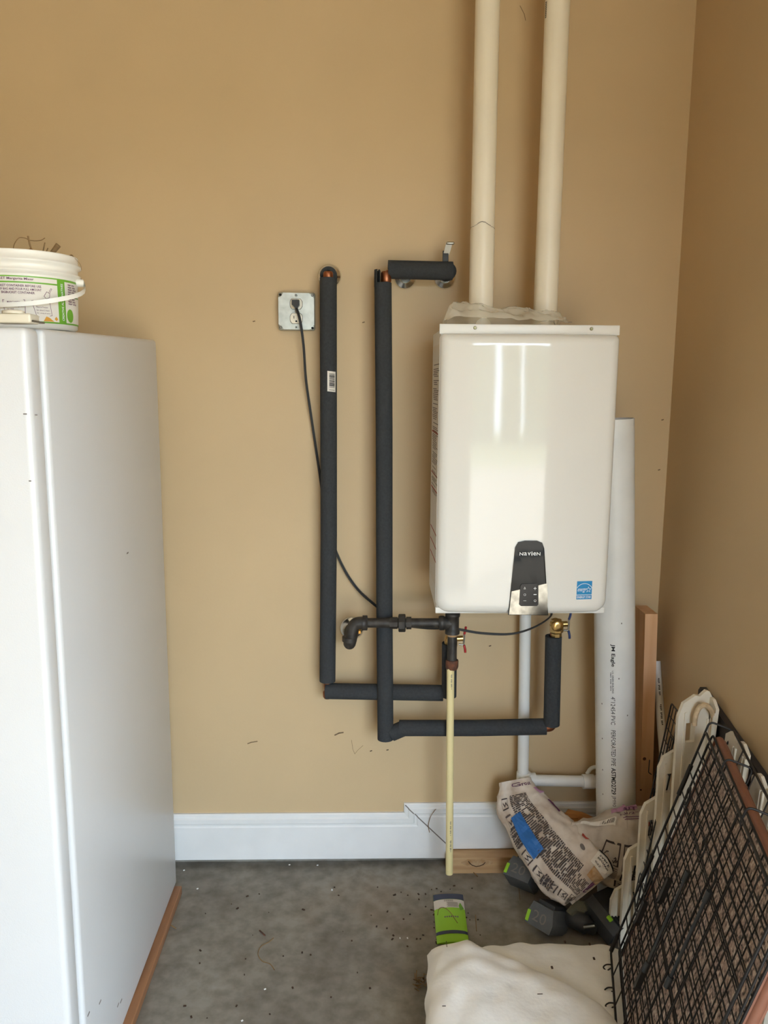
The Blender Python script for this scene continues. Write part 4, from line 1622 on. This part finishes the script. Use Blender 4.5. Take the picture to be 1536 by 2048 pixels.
stn = MB()
strip(stn, fr2, -.20, .01, .80, .96, 5, 8)
stn.build('stain_patch', M_stain, skin)
om_ = MB()
om_.add([fr2(.30, .60), fr2(.42, .585), fr2(.38, .63), fr2(.44, .66), fr2(.32, .64)], [(0, 1, 2, 3, 4)])
om_.build('orange_mark', M_ink_red, skin)
rnd = MB()
rnd.add([fr2(.10 + .055 * math.cos(k * .524), .66 + .022 * math.sin(k * .524)) for k in range(12)], [tuple(range(12))])
rnd.build('round_seal', M_ink_grey, skin)

# sack B lying folded beside the wide pipe
sk2 = Sack([at_y(1142, 1652, -.245), at_y(1166, 1662, -.252), at_y(1205, 1684, -.258), at_y(1248, 1694, -.262), at_y(1285, 1690, -.270), at_y(1312, 1690, -.275)],
           [.014, .042, .096, .110, .104, .090], [.012, .028, .040, .046, .046, .036],
           [(0.0, -.35, -1)] * 6, 5.1, .55, .016)
s2m = sk2.mesh()
gb_ = thing('grout_sack', 'lilac topped paper grout sack slumped beside the wide drainage pipe', 'sack', at_z(1230, 1800, 0), 'sacks of grout')
skin2 = s2m.build('paper_sack', M_bag2, gb_)


def s2f(off):
    # angle 0 is the W direction (down), so the face turned to the camera lies at one of the sides
    def fn(x, v):
        best = sg2
        return sk2.pt(best * (math.pi / 2) - best * x * 1.5, v, off)
    return fn


sg2 = 1 if (sk2.pt(math.pi / 2, .5) - CAM).length < (sk2.pt(-math.pi / 2, .5) - CAM).length else -1
g2 = s2f(.0040)
flipx = -1 if g2(.8, .5).z > g2(-.8, .5).z else 1     # x positive = downwards
G2 = lambda x, v: g2(flipx * x, v)
g3 = s2f(.0052)
G3 = lambda x, v: g3(flipx * x, v)
g4 = s2f(.0066)
G4 = lambda x, v: g4(flipx * x, v)
p2 = MB()
for v0, v1, x0, x1 in ((.36, .52, -.02, .16), (.55, .68, -.02, .20), (.71, .84, -.02, .22), (.55, .68, .25, .46), (.71, .84, .27, .50), (.52, .64, .52, .72), (.67, .80, .55, .74)):
    frame2d(p2, lambda v, x: G2(x, v), v0, v1, x0, x1, .012)
    for kk in range(5):
        q0 = (lerp(v0, v1, random.uniform(.15, .8)), lerp(x0, x1, random.uniform(.15, .85)))
        polyline2d(p2, lambda v, x: G2(x, v), [q0, (q0[0] + .012, q0[1] + random.uniform(-.03, .03)), (q0[0] + .026, q0[1] + random.uniform(-.04, .04))], .008)
for k in range(9):
    strip(p2, lambda v, x: G2(x, v), .36, .52, .20 + k * .035, .212 + k * .035, 4)
p2.build('printed_text', M_ink_sack, skin2)['kind'] = 'stuff'
p3 = MB()
strip(p3, lambda v, x: G3(x, v), .34, .80, -.98, -.72, 14, 8)
p3.build('lilac_band', M_lilac, skin2)
p4 = MB()
put_text(p4, 'GROUT', lambda v, x: G4(-x, v), .56, .80, .66, .80, .02)
put_text(p4, 'from 1/8"-1/2"', lambda v, x: G4(-x, v), .46, .80, .54, .61, .01)
strip(p4, lambda v, x: G3(x, v), .50, .80, -.48, -.46, 6)
strip(p4, lambda v, x: G3(x, v), .52, .80, -.42, -.40, 6)
p4.build('label_lettering', M_purple_ink, skin2)
p5 = MB()
strip(p5, lambda v, x: G3(x, v), .12, .42, -.52, -.26, 10, 6)
bl2 = p5.build('barcode_label', M_paperwhite, skin2)
p6 = MB()
for k in range(9):
    strip(p6, lambda v, x: G4(x, v), .29 + k * .012, .295 + k * .012, -.48, -.32, 1, 4)
p6.build('barcode', M_ink, bl2)
p7 = MB()
p7.add([G3(-.40, .83), G3(-.34, .90), G3(-.24, .87), G3(-.28, .84), G3(-.22, .80)], [(0, 1, 2, 3, 4)])
p7.build('orange_mark', M_ink_red, skin2)
# folded kraft wedge behind
kw = MB()
k0 = [at_y(1122, 1640, -.15), at_y(1136, 1618, -.12), at_y(1165, 1624, -.12), at_y(1195, 1638, -.14), at_y(1184, 1654, -.18), at_y(1128, 1656, -.18)]
kw.prism([p + Vector((0, 0, 0)) for p in k0], (0.0, .03, -.03))
kw.box((.60, -.135, .12), (.06, .03, .235))
tag(kw.build('kraft_wedge', M_kraft, org=(.6, -.14, 0)), 'orange brown folded cardboard wedge between the two grout sacks', 'cardboard')


# ---------------------------------------------------------------- batteries, charger, tool
def rotz(a):
    return Matrix.Rotation(math.radians(a), 3, 'Z')


def battery(name, c, rz, txt, tilt, label, face='top'):
    R = rotz(rz) @ Matrix.Rotation(math.radians(tilt), 3, 'X')
    t = thing(name, label, 'battery', (c[0], c[1], 0), 'tool battery packs')
    c = Vector(c)
    w_, d_, h_ = .040, .045, .030
    body = MB()
    o2 = [(-w_, -h_), (w_, -h_), (w_ * 1.05, -h_ * .2), (w_ * .8, h_), (-w_ * .8, h_), (-w_ * 1.05, -h_ * .2)]
    body.prism([c + R @ Vector((x, -d_, z)) for x, z in o2], R @ Vector((0, 2 * d_, 0)))
    b_ = body.build('housing', M_grey_plastic, t)
    mb = MB()
    mb.rbox(c + R @ Vector((0, .004, h_ * 1.12)), (w_ * 1.3, d_ * 1.5, .012), .003, R)
    mb.build('slide_rail', M_dkgrey, t)
    lm_ = MB()
    lm_.rbox(c + R @ Vector((-w_ * .9, -d_ * .98, -h_ * .35)), (.010, .006, .030), .002, R)
    lm_.build('release_tab', M_lime, t)
    tm = MB()
    put_text(tm, txt, lambda x, y: c + R @ Vector((x, -d_ - .0008, y)), -.022, .020, -.016, .012, .0)
    tm.build('voltage_digits', M_white_ink if False else M_ink_grey, b_)
    return t


battery('tool_battery', (.478, -.135, .046), -38, '20', -52, 'grey tool battery pack wedged between pine board and grout sack')
battery('tool_battery', (.512, -.318, .040), -48, '20', -28, 'grey tool battery pack with lime tab on the concrete by the batting')
chg = thing('battery_charger', 'black battery charger with orange warning label under the grout sacks', 'charger', (.690, -.345, 0))
Rc = rotz(32) @ Matrix.Rotation(math.radians(24), 3, 'X')
cc = Vector((.685, -.33, .060))
cbm = MB()
cbm.prism([cc + Rc @ Vector((x, -.055, z)) for x, z in ((-.060, -.028), (.060, -.028), (.060, .012), (.040, .030), (-.040, .030), (-.060, .012))], Rc @ Vector((0, .11, 0)))
cbm.build('housing', M_dkgrey, chg)
for k in range(9):
    MB().box(cc + Rc @ Vector((-.036 + k * .009, -.030, .0312)), (.004, .030, .003), Rc).build('vent_rib', M_black, chg)
wl = MB()
wl.box(cc + Rc @ Vector((.018, -.0556, -.004)), (.060, .001, .030), Rc)
wlb = wl.build('warning_label', M_ink_red, chg)
wl2 = MB()
for k in range(6):
    wl2.box(cc + Rc @ Vector((.018, -.0563, -.015 + k * .0045)), (.054, .0006, .0016), Rc)
wl2.build('label_lines', M_paperwhite, wlb)
MB().rbox(cc + Rc @ Vector((-.050, -.02, .034)), (.012, .016, .008), .003, Rc).build('lime_button', M_lime, chg)
ltb = thing('power_drill', 'dark plastic power tool body lying between battery pack and charger', 'tool', (.600, -.36, 0))
MB().tube(smooth_path([(.555, -.300, .032), (.580, -.325, .042), (.605, -.345, .040), (.632, -.350, .030)], 5), [.020] * 4 + [.026] * 8 + [.020] * 4, 12).build('motor_housing', M_dkgrey, ltb)
MB().tube(smooth_path([(.605, -.340, .040), (.625, -.300, .046), (.650, -.270, .040)], 5), .015, 10).build('grip', M_black, ltb)
MB().tube([(.596, -.372, .050), (.622, -.386, .064)], .005, 8).build('bit_shank', M_steel, ltb)
cl = MB()
cl.prism([at_y(1132, 1822, -.335), at_y(1150, 1800, -.315), at_y(1180, 1803, -.315), at_y(1186, 1812, -.325), at_y(1150, 1838, -.34)], (0, -.004, .002))
tag(cl.build('clear_package', M_clam, org=at_y(1160, 1815, -.335)), 'murky clear plastic blister pack below the grout sack', 'package')
crd = MB()
crd.tube(smooth_path([(.640, -.24, .10), (.675, -.23, .12), (.715, -.25, .115), (.75, -.27, .10), (.755, -.30, .06), (.74, -.33, .03)], 6), .004, 7)
tag(crd.build('charger_cord', M_cord, org=(.7, -.25, .03)), 'black charger cord looped below the slumped grout sack', 'cord')

# ---------------------------------------------------------------- seed packet
pkq = [at_z(866, 1786, .012), at_z(926, 1785, .012), at_z(938, 1880, .012), at_z(874, 1882, .012)]


def pm_(off):
    def fn(u, v):
        a = pkq[0].lerp(pkq[1], u)
        b = pkq[3].lerp(pkq[2], u)
        p = a.lerp(b, v)
        puff = .010 * math.sin(math.pi * min(1, max(0, u))) ** .6 * math.sin(math.pi * (.06 + .9 * min(1, max(0, v)))) ** .5
        return Vector((p.x, p.y, .004 + puff + off))
    return fn


pkt = thing('seed_packet', 'flat green and navy packet lying on the concrete floor', 'packet', (pkq[0] + pkq[2]) / 2 * 1.0 - Vector((0, 0, .012)))
pkm = MB()
pkm.grid(pm_(0), 14, 20)
pkm.grid(lambda u, v: Vector((pm_(0)(1 - u, v).x, pm_(0)(1 - u, v).y, .002)), 14, 20)
pouch = pkm.build('pouch', M_lime, pkt)
for nm, mt, v0, v1, u0, u1 in (('navy_top', M_navy, 0, .14, 0, 1), ('white_panel', M_paperwhite, .145, .34, .0, 1), ('navy_band', M_navy, .80, .86, 0, 1)):
    q_ = MB()
    strip(q_, pm_(.0008), u0, u1, v0, v1, 12, 5)
    q_.build(nm, mt, pouch)
q_ = MB()
for k in range(14):
    strip(q_, pm_(.0016), .34 + k * .022, .348 + k * .022, .16, .205)
for k in range(5):
    strip(q_, pm_(.0016), .42 + .03 * (k % 2), .78, .225 + k * .022, .234 + k * .022, 4)
for k in range(7):
    strip(q_, pm_(.0016), .30 + k * .068, .345 + k * .068, .525, .555)
q_.build('printed_text', M_ink_grey, pouch)['kind'] = 'stuff'
q_ = MB()
q_.add([pm_(.002)(.86, .22), pm_(.002)(.97, .34), pm_(.002)(.84, .40), pm_(.002)(.80, .30)], [(0, 1, 2, 3)])
q_.build('leaf_print', M_green, pouch)

# ---------------------------------------------------------------- white batting
def batting(name, label, pts_back, pts_front, h_, z0, seed, mk=None):
    mb = MB()

    def prof_y(v):
        return v
    def fn(u, v):
        b = pts_back(u)
        f = pts_front(u)
        # v: 0 back bottom .. 1 front bottom over the top
        if v < .25:
            t = v / .25
            y, zz = 0 + .10 * (1 - math.sin(t * math.pi / 2)) * 0, t
        a = v * math.pi
        e = .35
        cy = -math.copysign(abs(math.cos(a)) ** e, math.cos(a)) * .5 + .5
        cz_l = abs(math.sin(a)) ** e
        p = b.lerp(f, cy)
        side = (1 - abs(2 * u - 1) ** 6)
        q = Vector((p.x * 6, p.y * 6, seed))
        hh = h_ * (side ** .4) * (1 + .10 * noise.noise(q) + .04 * noise.noise(q * 3))
        z = z0 + cz_l * hh
        j = noise.noise_vector(Vector((p.x * 20, p.y * 20, z * 20 + seed))) * .006
        return Vector((p.x, p.y, max(z0, z))) + Vector((j.x, j.y, j.z if z > z0 + .01 else 0))
    mb.grid(fn, 60, 70)
    o = mb.build(name, M_batting, org=(0.4, -.8, z0))
    return tag(o, label, 'batting', 'folded white batting')


lowb = batting('batting_pad', 'lower layer of folded white polyester batting on the concrete floor',
               lambda u: at_z(lerp(925, 1262, u), 1884 - 12 * math.sin(u * 3.1), .07).lerp(at_z(lerp(925, 1262, u), 1884, .07), .5),
               lambda u: Vector((lerp(.14, .66, u), -1.30, .0)), .088, .002, 2.2)


def upper_back(u):
    px = lerp(858, 1240, u)
    py = 1862 + 6 * math.cos(u * 4) if u < .22 else lerp(1868, 2010, ((u - .22) / .78) ** 1.1)
    return at_z(px, py, .14)


batting('batting_pad', 'upper layer of folded white polyester batting with a diagonal edge',
        upper_back, lambda u: Vector((lerp(.065, .47, u), -1.32, .0)), .065, .080, 7.9)
seedm = MB()
for px, py, zz in ((1179, 1888, .10), (1188, 1917, .10), (1130, 1884, .10), (1104, 1935, .152)):
    p = at_z(px, py, zz)
    seedm.rbox(p, (.005, .008, .003), .0012)
for px, py, L in ((893, 1888, .02), (1080, 1988, .012), (888, 2012, .008)):
    p = at_z(px, py, .152)
    seedm.box(p, (.0012 if L > .015 else L, L if L > .015 else .0012, .0012))
o = seedm.build('plant_crumbs', M_dirt, org=(.45, -.7, .1))
o['kind'] = 'stuff'
tag(o, 'tiny seeds and straw bits scattered on the white batting', 'debris')

# ---------------------------------------------------------------- debris on the floor
twigs = [([(547, 1876), (538, 1884), (522, 1893), (516, 1908), (524, 1922), (540, 1928), (549, 1940)], .0011, 'thin curly dry root lying on the concrete floor', M_dry),
         ([(519, 1861), (530, 1871)], .0022, 'short reddish twig lying on the concrete floor', M_rust),
         ([(328, 1842), (352, 1857)], .0013, 'pale straw sticking out across the wooden plank', M_dry),
         ([(951, 1830), (953, 1862)], .0012, 'straight straw on the concrete beside the green packet', M_dry),
         ([(940, 1738), (955, 1753)], .0014, 'pale straw leaning on the pine board', M_dry),
         ([(1037, 1770), (1040, 1800)], .0009, 'thin dark stem standing beside the grey battery', M_dry)]
for pts, r_, lb_, mt in twigs:
    mb = MB()
    mb.tube(smooth_path([at_z(px, py, r_ + .001) for px, py in pts], 6), r_, 6)
    c = at_z(*pts[0], 0)
    tag(mb.build('dry_stem', mt, org=c), lb_, 'twig', 'loose stems on the floor')
cv = MB()
cv.tube(smooth_path([at_y(872, 1618, -.020), at_y(862, 1632, -.020), at_y(857, 1650, -.020), at_y(859, 1665, -.020)], 6), .0009, 6)
tag(cv.build('dry_stem', M_dry, org=at_y(860, 1640, -.02)), 'curved dry stem stuck to the white baseboard', 'twig', 'loose stems on the floor')
pk_s = MB()
pk_s.tube(smooth_path([at_z(875, 1830, .02), at_z(878, 1818, .022), at_z(887, 1815, .022), at_z(900, 1824, .02), at_z(915, 1846, .018)], 6), .0009, 6)
tag(pk_s.build('dry_stem', M_dry, org=at_z(880, 1820, .01)), 'curly dry stem lying on the green packet', 'twig', 'loose stems on the floor')
deb = MB()
rs = random.Random(11)
for k in range(95):
    if k < 45:
        px, py = rs.uniform(360, 900), rs.uniform(1735, 2040)
    else:
        px, py = rs.gauss(880, 50), rs.uniform(1760, 1900)
    p = at_z(px, py, 0)
    if p.x < -.52 or p.x > .5 or (p.x > .12 and p.y < -.42) or p.y > -.11:
        continue
    s_ = rs.uniform(.0015, .0045)
    deb.box((p.x, p.y, .0011), (s_ * rs.uniform(.6, 2), s_, .002), rotz(rs.uniform(0, 180)))
o = deb.build('floor_crumbs', M_dirt, org=(0, -.4, 0))
o['kind'] = 'stuff'
tag(o, 'dark crumbs and leaf bits scattered over the concrete floor', 'debris')
deb = MB()
for px, py in ((395, 1778), (579, 1730), (635, 1731), (664, 1781), (664, 1780), (800, 1877), (815, 1877), (368, 1741), (484, 2042), (530, 1979)):
    p = at_z(px, py, 0)
    deb.box((p.x, p.y, .0012), (.005, .003, .002), rotz(rs.uniform(0, 180)))
o = deb.build('paint_chips', M_white_trim, org=(0, -.4, 0))
o['kind'] = 'stuff'
tag(o, 'small white paint chips scattered over the concrete floor', 'debris')
lf = MB()
for k in range(26):
    c = at_z(838 + rs.gauss(0, 6), 1968 + rs.gauss(0, 7), 0)
    a = rs.uniform(0, 6.28)
    lf.tube([c + Vector((0, 0, .002)), c + Vector((math.cos(a) * .012, math.sin(a) * .012, rs.uniform(.004, .02)))], .0012, 4)
o = lf.build('leaf_clump', M_dry, org=at_z(838, 1968, 0))
tag(o, 'small clump of dead leaves on the concrete beside the batting', 'debris')
o['kind'] = 'stuff'
